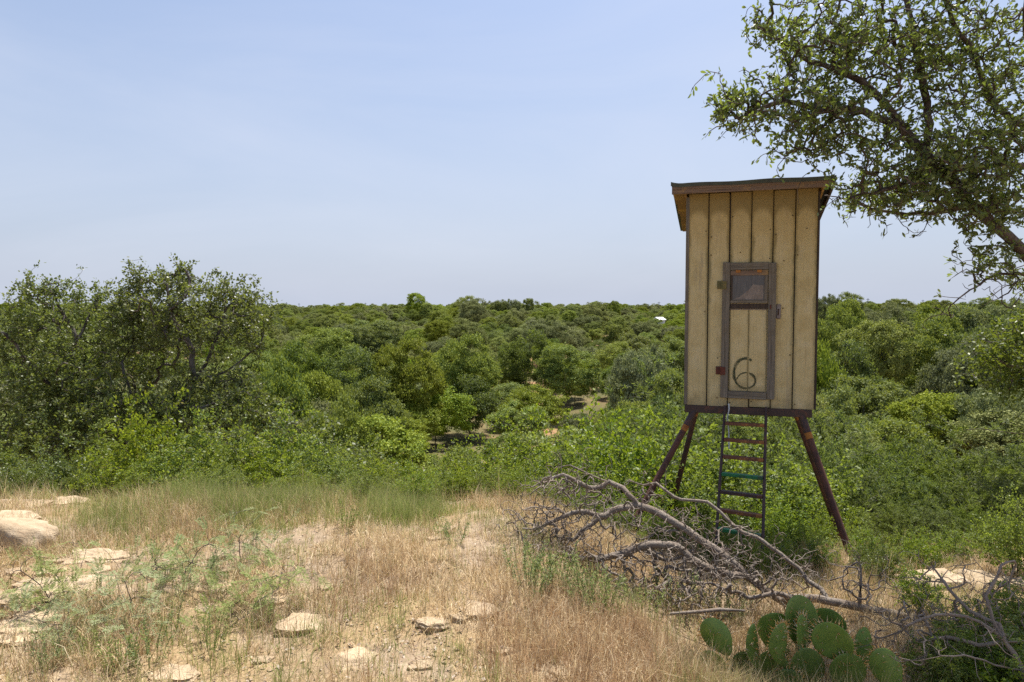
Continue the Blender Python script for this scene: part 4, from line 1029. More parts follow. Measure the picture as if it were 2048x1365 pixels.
def slab_mesh(seed, sx, sy, sz, top=.55):
    """an angular, layered piece of limestone with broken edges"""
    rng = np.random.default_rng(seed); nv = rng.integers(6, 10)
    an = np.sort((np.arange(nv) + rng.uniform(-.35, .35, nv)) * 2 * np.pi / nv); rr = rng.uniform(.72, 1.12, nv)
    vx, vy = rr * np.cos(an), rr * np.sin(an); m = 64
    pts = []
    for i in range(nv):
        k = m // nv
        for j in range(k):
            t = j / k; pts.append((vx[i] * (1 - t) + vx[(i + 1) % nv] * t, vy[i] * (1 - t) + vy[(i + 1) % nv] * t))
    P = np.array(pts); m = len(P); tl = rng.normal(size=2) * .12; ph = rng.random(8) * 6.28
    lay = rng.uniform(.25, .6)
    JT = [np.convolve(np.tile(rng.normal(size=64) * .09, 3), np.ones(4) / 4, 'same')[64:128] for _ in range(9)]
    V, Fc = [], []
    prof = [(.0, 1.0), (.3, 1.0), (.6, 1.0), (.82, .98), (.94, .93), (1.0, .80), (1.0, lay + .04), (1.05, lay), (1.06, lay - .2), (1.0, lay - .5), (.95, -1.0)]
    for r, z in prof:
        for i, (x, y) in enumerate(P):
            jit = 1 + JT[int(r * 10 + abs(z) * 7) % 9][i % 64] * (r > .8)
            px_, py_ = x * r * jit, y * r * jit
            zz = z * top + (tl[0] * px_ + tl[1] * py_) + .035 * math.sin(7 * px_ + ph[2]) * math.sin(6 * py_ + ph[3]) + .018 * math.sin(19 * px_ + ph[4] + 3 * py_) + .015 * math.sin(23 * py_ + ph[5])
            if z > .9 and math.sin(3.1 * px_ + 2.2 * py_ + ph[6]) > .35: zz -= .10 * top
            V.append((px_ * sx, py_ * sy, zz * sz))
    for a_ in range(len(prof) - 1):
        for i in range(m): Fc.append((a_ * m + i, (a_ + 1) * m + i, (a_ + 1) * m + (i + 1) % m, a_ * m + (i + 1) % m))
    me = mesh_pd('rock', V, Fc, M['rock']); return me
ROCKS = []
def rock(u, v, wpx, hpx, label, seed, depth=.8, sink=.35, name='rock', group=None, flat=.5, tilt=(0, 0, 0), dome=False):
    p = px_ground(u, v); s = p.y / F
    sx = wpx * s / 2 * 1.12; sz = max(.03, hpx * s / (1 + flat) * (1.9 if dome else 1.5))
    o = link(name, (rock_mesh if dome else slab_mesh)(seed, sx, sx * depth, sz, flat), label=label, cat='rock', group=group, loc=(p.x, p.y + sx * depth * .4, h(p.x, p.y) - sz * ((.12 + sink * .4) if dome else .12)), rot=(tilt[0], tilt[1], tilt[2] + random.uniform(-.3, .3)))
    ROCKS.append((p.x, p.y + sx * depth * .4, sx)); return o
rock(120, 1185, 210, 24, 'broad bare slab level with the soil in the rocky patch', 11, .55, .2, flat=.3)
rock(60, 1262, 190, 26, 'low broad slab sloping out of the soil under the mesquite seedling', 12, .5, .2, flat=.35)
rock(190, 1122, 120, 22, 'long flaking slab along the edge of the dry grass', 13, .5, .15, flat=.4)
G1 = 'pale flat stones bedded in the soil'; GL = 'pale flat limestone piece bedded among the dry grass'
rock(20, 1100, 150, 62, 'largest pale boulder, undercut on one side, in front of the green grass', 1, .75, -.35, flat=.7, tilt=(.05, .12, .3), dome=True)
rock(15, 1045, 110, 24, 'long pale slab just behind the largest boulder', 2, .6, .25)
rock(75, 1178, 100, 26, 'cracked pale slab with a ragged edge in the bare rocky patch', 3, .6, .2, flat=.35)
rock(10, 1215, 110, 46, 'orange-stained pale block in the bare rocky patch', 4, .7, .15, flat=.55, tilt=(0, .1, 0))
rock(590, 1268, 128, 30, 'smooth domed pale stone in the tan grass', 5, .8, .3, flat=.6, dome=True)
rock(700, 1335, 120, 30, 'rounded pale stone with litter heaped at its side', 6, .8, .3, flat=.6, dome=True)
rock(866, 1256, 70, 24, 'blunt pale stone beside a lower one', 7, .8, .2, flat=.6)
rock(955, 1236, 84, 28, 'rounded pale stone nearest the fallen dead branches', 8, .9, .25, flat=.6, dome=True)
for i, (u, v, w, hp) in enumerate(((105, 1128, 40, 16), (150, 1126, 50, 12), (218, 1120, 70, 18), (150, 1172, 56, 20), (50, 1190, 70, 16), (25, 1150, 44, 16), (95, 1150, 60, 14), (200, 1145, 44, 16), (280, 1240, 54, 18), (435, 1122, 46, 30), (440, 1180, 60, 22), (540, 1212, 64, 24), (410, 1225, 44, 18), (345, 1362, 100, 26), (916, 1246, 36, 24), (885, 1066, 44, 20), (868, 1082, 36, 12), (30, 1290, 90, 26), (60, 1245, 110, 18), (120, 1200, 80, 14), (780, 1180, 40, 14), (1120, 1350, 50, 22), (650, 1180, 36, 14), (520, 1330, 44, 18), (840, 1340, 46, 20), (1000, 1310, 40, 18), (130, 1008, 70, 16), (60, 1015, 60, 14))):
    rock(u, v, w, hp, GL, 20 + i, .75, .25, group=G1, flat=.45)
for i, (u, v, w, hp) in enumerate(((1870, 1178, 130, 44), (1960, 1176, 120, 34), (2040, 1182, 100, 34), (1800, 1172, 80, 26), (2110, 1190, 120, 40))):
    rock(u, v, w, hp, 'pale weathered block of the low rock ledge behind the dead brush', 60 + i, .6, .1, group='blocks of the low rock ledge', flat=.6)

# ================================================================== fallen dead tree
rng = np.random.default_rng(9)
g = Graph()
r0 = g.path(T([(1885, 1238), (1824, 1236), (1765, 1225), (1717, 1217), (1672, 1204), (1637, 1198), (1582, 1196), (1547, 1186), (1506, 1197)], 4.55, 4.45), -1, .06, rng, .004)
i2 = g.near(pt(1661, 1201, 4.5))
F2 = g.path(T([(1644, 1178), (1616, 1161), (1596, 1137), (1561, 1109), (1527, 1082), (1485, 1064), (1454, 1040), (1426, 1011), (1399, 1002), (1364, 1000), (1331, 984), (1314, 967), (1290, 972), (1259, 962)], 4.55, 5.3), i2, .05, rng, .004)
i3 = g.near(pt(1590, 1196, 4.47))
F3 = g.path(T([(1565, 1203), (1520, 1172), (1492, 1151), (1454, 1116), (1409, 1085), (1375, 1061), (1340, 1040), (1310, 1022), (1274, 1012)], 4.6, 5.1), i3, .05, rng, .004)
F3b = g.path(T([(1259, 990), (1246, 977), (1219, 965), (1184, 952), (1139, 932), (1119, 937)], 5.1, 5.4), F3, .05, rng, .004)
F4 = g.path(T([(1239, 1017), (1209, 1032), (1174, 1054), (1144, 1082), (1109, 1074), (1085, 1078)], 5.05, 5.0), F3, .05, rng, .004)
i5 = g.near(pt(1492, 1151, 4.72))
F5 = g.path(T([(1450, 1148), (1400, 1129), (1378, 1114), (1354, 1094), (1321, 1089), (1284, 1092), (1254, 1107), (1219, 1114), (1194, 1119), (1152, 1114), (1114, 1104), (1089, 1099), (1037, 1105), (992, 1094)], 4.7, 4.85), i5, .05, rng, .004)
F6 = g.path(T([(1197, 1032), (1157, 1023), (1109, 1042), (1072, 1059), (1045, 1075)], 5.0, 5.1), g.near(pt(1209, 1032, 5.05)), .05, rng, .004)
F7 = g.path(T([(1190, 978), (1150, 962), (1125, 950), (1108, 955)], 5.2, 5.2), g.near(pt(1219, 965, 5.2)), .05, rng, .004)
F8 = g.path(T([(1180, 1128), (1130, 1135), (1090, 1140), (1060, 1160), (1000, 1150)], 4.8, 4.6), g.near(pt(1219, 1114, 4.75)), .05, rng, .004)
F9 = g.path(T([(1720, 1190), (1722, 1150), (1718, 1110)], 4.5, 4.55), g.near(pt(1717, 1217, 4.5)), .05)
F10 = g.path(T([(1330, 1120), (1390, 1105), (1440, 1095)], 4.85, 4.8), g.near(pt(1284, 1092, 4.8)), .05, rng, .004)
F11 = g.path(T([(1540, 1160), (1580, 1130), (1610, 1110), (1640, 1100)], 4.6, 4.9), g.near(pt(1520, 1172, 4.65)), .05, rng, .004)
att = []
for (u, v, ru, rv, Y, rY, n) in ((1140, 985, 95, 55, 5.2, .3, 160), (1090, 1055, 100, 45, 5.05, .3, 190), (1060, 1110, 90, 30, 4.85, .25, 130), (1220, 1040, 70, 50, 5.0, .3, 70), (1180, 1120, 120, 45, 4.8, .25, 170), (1290, 1140, 110, 60, 4.75, .2, 150), (1400, 1140, 110, 60, 4.65, .2, 150), (1490, 1160, 90, 50, 4.55, .2, 100), (1350, 1070, 90, 55, 5.0, .2, 110), (1250, 1180, 110, 30, 4.5, .15, 110), (1380, 1190, 110, 25, 4.4, .12, 70), (1290, 985, 60, 30, 5.2, .2, 30), (1600, 1150, 80, 50, 4.6, .2, 46), (1700, 1170, 90, 50, 4.5, .25, 40), (1450, 1090, 80, 50, 4.8, .25, 40), (1040, 1160, 60, 25, 4.55, .2, 40)):
    for _ in range(n):
        q_ = rvec(1, rng)[0] * rng.random() ** .4; p = pt(u + ru * q_[0], v + rv * q_[1], Y + rY * q_[2])
        if p.z > h(p.x, p.y) + .01: att.append(p)
g.grow(att, rng, .06, .13, .004)
tm = np.array(g.term); dr_ = unit(g.P[tm] - g.P[g.par[tm]])
sub = (g.P[tm][:, None, :] + dr_[:, None, :] * rng.uniform(.02, .12, (len(tm), 3, 1)) + rng.normal(size=(len(tm), 3, 3)) * .05).reshape(-1, 3)
g.grow(sub, rng, .05, .10, .002, 0, order=False)
dead = link('fallen_tree', None, label='grey fallen dead tree with tangled bare branches lying in front of the ladder', cat='dead tree')
wood_parts(g, dead, 'fallen_wood', M['dead_wood'], .0021, .40, .027, .0105)
print('fallen', g.n)
# the bare log end lying apart
V, Fq = tube_np(T([(1340, 1228), (1400, 1224), (1440, 1220), (1490, 1222)], 4.2, 4.15), [.008, .012, .013, .006], 7)
link('dead_stick', mesh_uniform('dead_stick', V, Fq, M['dead_wood'], smooth=True), label='short grey stick lying behind the prickly pear', cat='stick')
# dead brush to the right
rng = np.random.default_rng(10); g = Graph()
q0 = pt(2060, 1400, 3.5)
r0 = g.path([(q0.x, 3.5, h(q0.x, 3.5) - .1), pt(2045, 1340, 3.5), pt(2010, 1285, 3.55)], -1, .05)
g.path(T([(1990, 1262), (1960, 1245), (1900, 1228), (1850, 1235), (1800, 1262)], 3.55, 3.7), r0, .05, rng, .004)
g.path(T([(1998, 1250), (1970, 1238), (1940, 1225), (1900, 1180), (1870, 1140)], 3.6, 3.9), r0, .05, rng, .004)
g.path(T([(1985, 1240), (1972, 1190), (1985, 1170), (2002, 1130), (2030, 1122)], 3.6, 3.8), r0, .05, rng, .004)
g.path(T([(1990, 1330), (1930, 1312), (1860, 1318), (1800, 1322), (1770, 1310)], 3.45, 3.4), g.near(pt(2045, 1340, 3.5)), .05, rng, .004)
g.path(T([(2060, 1280), (2040, 1240), (2080, 1180)], 3.5, 3.6), r0, .05, rng, .004)
g.path(T([(1960, 1290), (1900, 1275), (1840, 1280), (1780, 1240), (1740, 1215)], 3.6, 3.9), r0, .05, rng, .004)
att = []
for (u, v, ru, rv, Y, rY, n) in ((1890, 1240, 110, 55, 3.8, .3, 70), (1840, 1310, 80, 40, 3.6, .2, 30), (1980, 1180, 70, 60, 3.8, .3, 36), (1800, 1250, 70, 50, 3.8, .2, 30), (2000, 1280, 60, 60, 3.6, .2, 36), (1880, 1160, 70, 40, 3.9, .2, 24)):
    for _ in range(n):
        q_ = rvec(1, rng)[0] * rng.random() ** .4; p = pt(u + ru * q_[0], v + rv * q_[1], Y + rY * q_[2])
        if p.z > h(p.x, p.y) + .01: att.append(p)
g.grow(att, rng, .06, .12, .003)
tm = np.array(g.term); dr_ = unit(g.P[tm] - g.P[g.par[tm]])
sub = (g.P[tm][:, None, :] + dr_[:, None, :] * rng.uniform(.03, .14, (len(tm), 2, 1)) + rng.normal(size=(len(tm), 2, 3)) * .05).reshape(-1, 3)
g.grow(sub, rng, .05, .10, .002, 0, order=False)
br = link('dead_brush', None, label='leafless thorny dead brush arching over the prickly pear', cat='dead brush')
wood_parts(g, br, 'brush_wood', M['dead_twig'], .0020, .38, .016, .007, 'stem')

# ================================================================== prickly pear
rng = np.random.default_rng(31)
cact = link('prickly_pear', None, label='spiny green prickly pear cactus growing in front of the fallen trunk', cat='cactus')
cb_ = px_ground(1590, 1350); cact.location = (cb_.x, cb_.y, h(cb_.x, cb_.y)); CI = Matrix.Translation(cact.location).inverted()
def pad(u, v, lng, sht, tilt, Y, yaw=0.0, lean=0.0):
    """pad centre at (u, v), half axes in photograph pixels, tilt of the long axis from upright, turned by yaw about its own axis"""
    c = pt(u, v, Y); s = Y / F; a, b = lng * s, sht * s; th = .011
    bm = bmesh.new(); bmesh.ops.create_uvsphere(bm, u_segments=28, v_segments=18, radius=1)
    for vv in bm.verts:
        x, y, z = vv.co; w = 1 - .28 * max(0, -z) ** 1.5 + .06 * z
        r = math.sqrt(max(0, 1 - (x * x + z * z)))
        vv.co = Vector((x * b * w, y * th * (1.0 + .15 * math.sin(4 * x + 3 * z)), z * a)) + Vector((0, .018 * (x * x) * (1 if u % 2 else -1), 0)) * (b / .08)
    me = bpy.data.meshes.new('pad'); bm.to_mesh(me); bm.free(); me.materials.append(M['pad']); me.polygons.foreach_set('use_smooth', np.ones(len(me.polygons), bool))
    o = link('pad', me, cact)
    vu = Vector((c.x, c.y, 0)).normalized(); face = math.atan2(-vu.x, vu.y)
    o.matrix_local = CI @ Matrix.Translation(c) @ Matrix.Rotation(face, 4, 'Z') @ Matrix.Rotation(tilt, 4, 'Y') @ Matrix.Rotation(yaw, 4, 'Z') @ Matrix.Rotation(lean, 4, 'X')
    # spines: clusters on the rim and in rows over both faces
    B, D, L = [], [], []
    for k in range(26):
        an = -math.pi * .42 + (math.pi * 1.84) * k / 25
        x, z = math.sin(an - math.pi * .5), math.cos(an - math.pi * .5)
        an = rad(-125) + rad(250) * k / 25; x, z = math.sin(an), math.cos(an)
        w = 1 - .28 * max(0, -z) ** 1.5 + .06 * z; p = np.array([x * b * w, .018 * x * x * (1 if u % 2 else -1) * b / .08, z * a])
        for _ in range(3):
            B.append(p); D.append(unit(np.array([x, rng.normal() * .5, z]) + rng.normal(size=3) * .35)); L.append(rng.uniform(.020, .042) * (1.2 if z > .3 else .8))
    for k in range(26):
        q = rng.random() ** .5 * .85; an = rng.random() * 6.28; x, z = q * math.cos(an), q * math.sin(an); sd = -1 if rng.random() < .7 else 1
        p = np.array([x * b, sd * th * math.sqrt(max(0.05, 1 - q * q)) + .018 * x * x * (1 if u % 2 else -1) * b / .08, z * a])
        for _ in range(2 if z > -.2 else 1):
            B.append(p); D.append(unit(np.array([rng.normal() * .5, sd * 1.0, rng.normal() * .5 + .1]))); L.append(rng.uniform(.014, .034))
    B, D, L = np.array(B), np.array(D), np.array(L); n = len(B)
    s1 = unit(np.cross(D, rvec(n, rng))); s2 = np.cross(D, s1); r = .0021
    V = np.stack([B + s1 * r, B - s1 * r * .5 + s2 * r * .87, B - s1 * r * .5 - s2 * r * .87, B + D * L[:, None]], 1).reshape(-1, 3)
    i4 = np.arange(n)[:, None] * 4
    Fc = np.concatenate([i4 + np.array([[0, 1, 3]]), i4 + np.array([[1, 2, 3]]), i4 + np.array([[2, 0, 3]])])
    link('spines', mesh_uniform('spines', V, Fc, M['spine'], {'rnd': np.repeat(rng.random(n), 4)}), o, kind='stuff')
for a in ((1435, 1275, 44, 28, -.62, 3.62, .15, .1), (1426, 1332, 34, 33, -.9, 3.55, -.2, -.1), (1484, 1330, 30, 27, .3, 3.68, .3, 0), (1509, 1293, 46, 26, -.12, 3.66, 1.15, 0), (1549, 1262, 42, 34, .15, 3.85, .3, .15), (1561, 1288, 44, 30, -.05, 3.6, .95, .05),
          (1600, 1244, 56, 36, -.18, 3.78, .55, .05), (1602, 1272, 44, 20, -.05, 3.72, 1.0, 0), (1650, 1250, 40, 40, .3, 3.9, .1, .2), (1668, 1284, 44, 40, -.55, 3.62, -.15, .1), (1733, 1298, 44, 26, -.2, 3.68, .9, 0), (1775, 1340, 46, 30, -.45, 3.5, .3, .1),
          (1692, 1342, 42, 36, .2, 3.6, .3, .1), (1612, 1338, 46, 36, -.1, 3.66, .4, .1), (1540, 1340, 44, 36, .15, 3.66, .2, .1), (1575, 1380, 44, 34, 0, 3.6, .2, 0)):
    pad(*a)

# ================================================================== seedlings and weeds
def feather_plant(seed, stems, label, nleaf=34):
    rng = np.random.default_rng(seed); g = Graph()
    for Lp, Y0, Y1 in stems: 
        P = T(Lp, Y0, Y1); P[0].z = h(P[0].x, P[0].y) - .03; g.path(P, -1, .04, rng, .003)
    n0 = g.n; att = []
    for _ in range(nleaf):
        i = rng.integers(n0); att.append(g.P[i] + rng.normal(size=3) * np.array([.12, .12, .06]) + np.array([0, 0, .04]))
    g.term = []; g.grow(np.array(att), rng, .03, .12, .002, 0)
    b, d, n = [], [], []
    for t in g.term:
        tip = g.P[t]; d0 = unit(tip - g.P[g.par[t]]); 
        for sgn in (-1, 1):
            ax = unit(d0 + rng.normal(size=3) * .5 + np.array([0, 0, -.1])); sd = unit(np.cross(ax, np.array([0, 0, 1.]) + rng.normal(size=3) * .2))
            for k in range(11):
                p = tip + ax * (.008 + .0085 * k) + np.array([0, 0, -.012 * (k / 10) ** 2])
                for s in (-1, 1): b.append(p); d.append(unit(sd * s + ax * .45)); n.append(np.cross(ax, sd) + rng.normal(size=3) * .3)
    b, d, n = np.array(b), np.array(d), np.array(n)
    o = link('mesquite_seedling', None, label=label, cat='plant')
    link('stem', g.mesh('seedling_stem', M['bark'], .0013, .35, .006), o)
    link('leaflets', leaf_mesh('seedling_leaflets', b, d, n, rng.uniform(.016, .028, len(b)), .0055, M['feather_leaf'], rng), o, kind='stuff')
feather_plant(1, [([(250, 1310), (258, 1240), (262, 1200), (250, 1165)], 3.5, 3.6), ([(240, 1300), (190, 1280), (120, 1262), (72, 1235)], 3.45, 3.4)], 'feathery mesquite seedling with two dark stems low by the rocky patch', 110)
feather_plant(2, [([(110, 1270), (105, 1210), (80, 1170), (42, 1142)], 3.75, 3.8), ([(110, 1260), (150, 1215), (165, 1190)], 3.75, 3.8)], 'leaning mesquite seedling beside the cracked slab', 90)
feather_plant(3, [([(430, 1285), (480, 1240), (520, 1200), (555, 1178), (563, 1145)], 3.6, 3.9), ([(515, 1200), (528, 1175)], 3.85, 3.9)], 'mesquite seedling with one long bent dark stem in the tan grass', 75)
feather_plant(4, [([(478, 1180), (482, 1130), (478, 1075), (490, 1055)], 4.45, 4.5)], 'upright feathery mesquite seedling against the green grass', 60)
feather_plant(5, [([(360, 1250), (365, 1180), (372, 1140), (395, 1105)], 4.0, 4.1), ([(310, 1200), (300, 1150), (330, 1125)], 4.2, 4.3)], 'thin feathery mesquite seedling behind the two-stemmed one', 110)
def weed_proto(seed, n=13, Ht=.24):
    rng = np.random.default_rng(seed); g = Graph()
    for i in range(n):
        a = rng.random() * 6.28; rr = rng.random() ** .5 * .10; hh = Ht * rng.uniform(.55, 1.1)
        g.term.append(g.path([(rr * .6 * math.cos(a), rr * .6 * math.sin(a), -.03), (rr * math.cos(a), rr * math.sin(a), hh * .5), (rr * 1.5 * math.cos(a), rr * 1.5 * math.sin(a), hh)], -1, .03, rng, .002))
    b, d, nn = g.leaves(rng, 30, 7, .006, .35, .25); k = len(b)
    return g.mesh('weed_stem', M['weed_leaf'], .0016, .3), leaf_mesh('weed_leaves', b, d, nn, rng.uniform(.014, .03, k), rng.uniform(.005, .009, k), M['weed_leaf'], rng)
WP = [weed_proto(i) for i in range(3)]
random.seed(9)
for u, v, s in ((1045, 1170, 1.1), (1075, 1180, 1.2), (1105, 1185, 1.1), (1060, 1200, 1.0), (1135, 1180, .9), (1180, 1200, .9), (1215, 1210, .9), (1195, 1235, .9), (1250, 1220, .7), (1345, 1225, 1.0), (1370, 1205, .8), (1440, 1235, .9), (1410, 1215, .9), (1570, 1350, .8), (1600, 1355, .9), (1230, 1240, .7), (1500, 1225, .9), (1470, 1255, .8), (690, 1060, .9), (880, 1075, .7), (910, 1090, .7), (1450, 1355, .6), (300, 1330, .8), (240, 1345, .8), (180, 1320, .7), (420, 1300, .7), (340, 1270, .6), (100, 1340, .8), (1290, 1240, .8), (1310, 1205, .9), (1160, 1225, .9)):
    p = px_ground(u, v); i = random.randrange(3)
    o = link('weed', None, label='soft grey-green leafy weed among the dry grass and dead branches', cat='weed', group='grey-green weeds', loc=(p.x, p.y, h(p.x, p.y)), rot=(0, 0, random.random() * 6), scale=s * random.uniform(.85, 1.15))
    link('stem', WP[i][0], o); link('foliage', WP[i][1], o, kind='stuff')

# ================================================================== grass, litter, gravel
def fbm(x, y, s, seed=0):
    return (np.sin(x * s * 1.0 + seed + 1.3 * np.sin(y * s * .7 + seed)) + np.sin(y * s * 1.3 + 2.1 * seed + 1.7 * np.sin(x * s * .9)) + .6 * np.sin(x * s * 2.7 + y * s * 2.2 + seed * 3)) / 2.6
def rock_free(x, y, m=.6):
    ok = np.ones(len(x), bool)
    for rx, ry, rs in ROCKS: ok &= (x - rx) ** 2 + (y - ry) ** 2 > (rs * m) ** 2
    return ok
def grass(name, label, n_tuft, region, colors, hgt, blades, seed, dens, width=.0030, lean=.55, keep_rocks=True, cat='grass'):
    rng = np.random.default_rng(seed)
    x0, x1, y0, y1 = region
    x = rng.uniform(x0, x1, n_tuft); y = rng.uniform(y0, y1, n_tuft)
    k = rng.random(n_tuft) < dens(x, y); k &= np.abs(x) < (y + .6) * 1.15
    if keep_rocks: k &= rock_free(x, y)
    x, y = x[k], y[k]; n = len(x); I = np.repeat(np.arange(n), blades); m = len(I)
    ts = rng.uniform(.55, 1.25, n)[I] * (1 + .35 * fbm(x, y, 2.3, seed))[I]
    bx = x[I] + rng.normal(size=m) * .022; by = y[I] + rng.normal(size=m) * .022; bz = H(bx, by) - .008
    a = rng.random(m) * 6.28; tl = np.abs(rng.normal(size=m)) * lean; tl = np.minimum(tl, 1.35)
    L = rng.uniform(hgt[0], hgt[1], m) * ts
    dh = np.stack([np.cos(a), np.sin(a), np.zeros(m)], 1); up = np.array([0, 0, 1.0])
    base = np.stack([bx, by, bz], 1)
    m1 = base + (dh * np.sin(tl * .6)[:, None] + up * np.cos(tl * .6)[:, None]) * (L * .55)[:, None]
    t2 = np.minimum(tl * 1.5 + .15, 1.9)
    tip = m1 + (dh * np.sin(t2)[:, None] + up * np.cos(t2)[:, None]) * (L * .45)[:, None]
    w = rng.uniform(.6, 1.2, m)[:, None] * width / 2; aa = rng.random(m) * 6.28; sd = np.stack([np.cos(aa), np.sin(aa), np.zeros(m)], 1) * w
    V = np.stack([base - sd, base + sd, m1 - sd * .8, m1 + sd * .8, tip], 1).reshape(-1, 3)
    i5 = np.arange(m)[:, None] * 5
    Fc = np.concatenate([i5 + np.array([[0, 1, 3]]), i5 + np.array([[0, 3, 2]]), i5 + np.array([[2, 3, 4]])])
    C = np.array(colors); ci = rng.integers(len(C), size=n)[I]; other = rng.random(m) < .3; ci[other] = rng.integers(len(C), size=other.sum())
    col = C[ci] * rng.uniform(.75, 1.25, m)[:, None]
    col = np.repeat(np.concatenate([col, np.ones((m, 1))], 1), 5, 0)
    link(name, mesh_uniform(name, V, Fc, M['grass'], {'col': col}), label=label, cat=cat, kind='stuff')
    print(name, m)
STRAW = [(.54, .405, .22), (.62, .49, .285), (.44, .31, .165), (.70, .58, .385), (.38, .265, .145)]
PINK = [(.43, .285, .16), (.52, .365, .21), (.57, .44, .27), (.36, .23, .13)]
GREEN = [(.20, .27, .055), (.27, .33, .08), (.16, .21, .045), (.34, .38, .12)]
OLIVE = [(.36, .36, .14), (.46, .41, .19), (.30, .32, .11)]
def bare(x, y):
    d1 = ss(0, 1, 1 - ((x + 2.75) / .75) ** 2 - ((y - 4.15) / .62) ** 2)          # rocky patch
    d2 = ss(0, 1, 1 - ((x + .33) / .38) ** 2 - ((y - 4.75) / .65) ** 2)            # bare soil before the branches
    return 1 - .75 * np.maximum(d1, d2)
def dry_d(x, y): return np.clip(.52 + .75 * fbm(x, y, 2.3, 1) + .45 * fbm(x, y, 7, 3), .20, 1) * bare(x, y) * (1 - .75 * ss(5.4, 6.2, y) * ss(.3, -.8, x))
grass('dry_grass', 'short dry straw-coloured grass covering the near ground', 34000, (-6.2, 6.2, 2.2, 7.0), STRAW, (.07, .20), 8, 1, dry_d, .0034, 1.0)
def tall_d(x, y): return np.clip(.15 + .9 * fbm(x, y, 1.3, 5) + .3 * fbm(x, y, 5, 7), 0, 1) * bare(x, y)
grass('tall_dry_grass', 'tall wispy tan grass stems standing above the short straw', 8600, (-5.8, 5.8, 2.3, 6.4), STRAW + PINK, (.12, .30), 8, 2, tall_d, .0026, .6)
def red_d(x, y): return np.clip(1.1 - ((x - .45) / .75) ** 2 - ((y - 3.45) / .75) ** 2, 0, .9) + .5 * np.clip(1 - ((x + .85) / .35) ** 2 - ((y - 4.0) / .5) ** 2, 0, 1)
grass('russet_grass', 'russet dry grass tufts before the dead branches', 5200, (-1.4, 1.5, 2.5, 4.6), PINK, (.10, .26), 8, 3, red_d, .0028, .5)
def pear_d(x, y): return np.clip(1.2 - ((x - 1.35) / .65) ** 2 - ((y - 3.18) / .30) ** 2, 0, .8)
grass('pear_grass', 'dry grass stems growing up among the prickly pear pads', 2600, (.6, 2.1, 2.8, 3.5), STRAW + OLIVE, (.14, .30), 8, 12, pear_d, .0028, .55)
def green_d(x, y): return np.clip((1.15 - ((x + 2.3) / 1.75) ** 2 - ((y - 5.85) / .85) ** 2) * (.55 + .75 * fbm(x, y, 2.6, 2) + .35 * fbm(x, y, 7, 5)), 0, 1) + np.clip(1 - ((x + .9) / .4) ** 2 - ((y - 5.9) / .8) ** 2, 0, 1) * .8
grass('green_grass', 'fine green grass growing in a band before the shrubs', 9500, (-4.6, -.3, 4.9, 7.0), GREEN + OLIVE, (.12, .30), 9, 4, green_d, .0026, .45)
def low_g(x, y): return np.clip(1.2 * np.exp(-((x + 1.85) / .8) ** 2 - ((y - 3.35) / .6) ** 2) + .50 + .6 * fbm(x, y, 2.2, 9) + .3 * fbm(x, y, 6, 2), 0, 1) * bare(x, y)
grass('olive_grass', 'olive-green grass sprinkled through the dry straw', 13000, (-5.6, 5.2, 2.3, 6.6), OLIVE + GREEN, (.06, .18), 6, 6, low_g, .0026, .6)
def lip_d(x, y): return np.clip(.5 + .5 * fbm(x, y, 1.7, 4), 0, 1)
grass('lip_grass', 'mixed grass thinning out under the shrubs at the bluff lip', 6800, (-7.5, 8.0, 6.4, 9.5), OLIVE + STRAW + GREEN, (.10, .30), 7, 8, lip_d, .0036, .5, False)
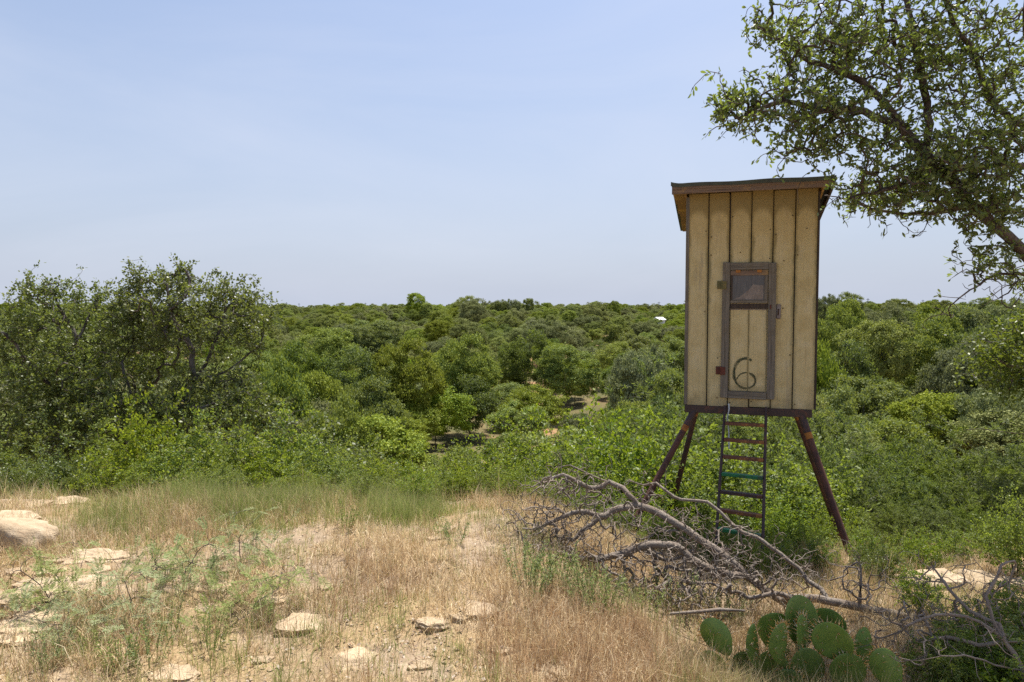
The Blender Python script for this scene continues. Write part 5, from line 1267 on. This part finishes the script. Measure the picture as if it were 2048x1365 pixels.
# leaf litter
rng = np.random.default_rng(55)
n = 20000; x = rng.uniform(-3.5, 3.8, n); y = rng.uniform(2.4, 6.6, n); k = rng.random(n) < np.clip(.35 + .7 * fbm(x, y, 2.6, 8), .05, 1); k &= np.abs(x) < (y + .5) * .82; x, y = x[k], y[k]; n = len(x)
b = np.stack([x, y, H(x, y) + .004 + rng.random(n) * .012], 1); a = rng.random(n) * 6.28
d = unit(np.stack([np.cos(a), np.sin(a), rng.normal(size=n) * .25], 1)); nr = unit(np.array([0, 0, 1.0]) + rng.normal(size=(n, 3)) * .35)
nr = unit(nr - (nr * d).sum(1, keepdims=True) * d); s = np.cross(d, nr); L = rng.uniform(.012, .032, n)[:, None]; W = L * rng.uniform(.35, .6, (n, 1))
V = np.stack([b, b + d * L * .5 + s * W * .5 + nr * L * .15, b + d * L, b + d * L * .5 - s * W * .5 + nr * L * .15], 1).reshape(-1, 3)
C = np.array([(.30, .22, .16), (.40, .32, .25), (.22, .15, .10), (.50, .42, .33), (.34, .22, .13)])[rng.integers(5, size=n)]
link('leaf_litter', mesh_uniform('leaf_litter', V, np.arange(4 * n).reshape(n, 4), M['litter'], {'col': np.repeat(np.concatenate([C, np.ones((n, 1))], 1), 4, 0)}), label='dead leaf litter and chaff strewn between the grass tufts', cat='leaf litter', kind='stuff')
# gravel
n = 9000; x = rng.uniform(-3.6, 4.2, n); y = rng.uniform(2.4, 6.8, n)
k = rng.random(n) < np.clip(.25 + .5 * fbm(x, y, 2.2, 2) + .8 * (1 - bare(x, y)), .05, 1); x, y = x[k], y[k]; n = len(x)
oc = np.array([(1, 0, 0), (.3, .95, 0), (-.8, .6, 0), (-.8, -.6, 0), (.3, -.95, 0), (.1, .1, 1), (0, 0, -1)], float)
of = np.array([(0, 1, 5), (1, 2, 5), (2, 3, 5), (3, 4, 5), (4, 0, 5), (1, 0, 6), (2, 1, 6), (3, 2, 6), (4, 3, 6), (0, 4, 6)])
a = rng.random(n) * 6.28; sz = rng.uniform(.004, .013, n) * rng.uniform(.5, 1.3, n)
ca, sa = np.cos(a)[:, None], np.sin(a)[:, None]
sh = oc[None] * np.array([1, .75, .5]) * (1 + .25 * rng.normal(size=(n, 7, 3)))
V = np.stack([sh[..., 0] * ca - sh[..., 1] * sa, sh[..., 0] * sa + sh[..., 1] * ca, sh[..., 2]], -1) * sz[:, None, None] + np.stack([x, y, H(x, y) + sz * .15], 1)[:, None, :]
link('gravel', mesh_uniform('gravel', V.reshape(-1, 3), (np.arange(n)[:, None, None] * 7 + of[None]).reshape(-1, 3), M['rock']), label='loose pale stone chips scattered over the bare soil', cat='gravel', kind='stuff')
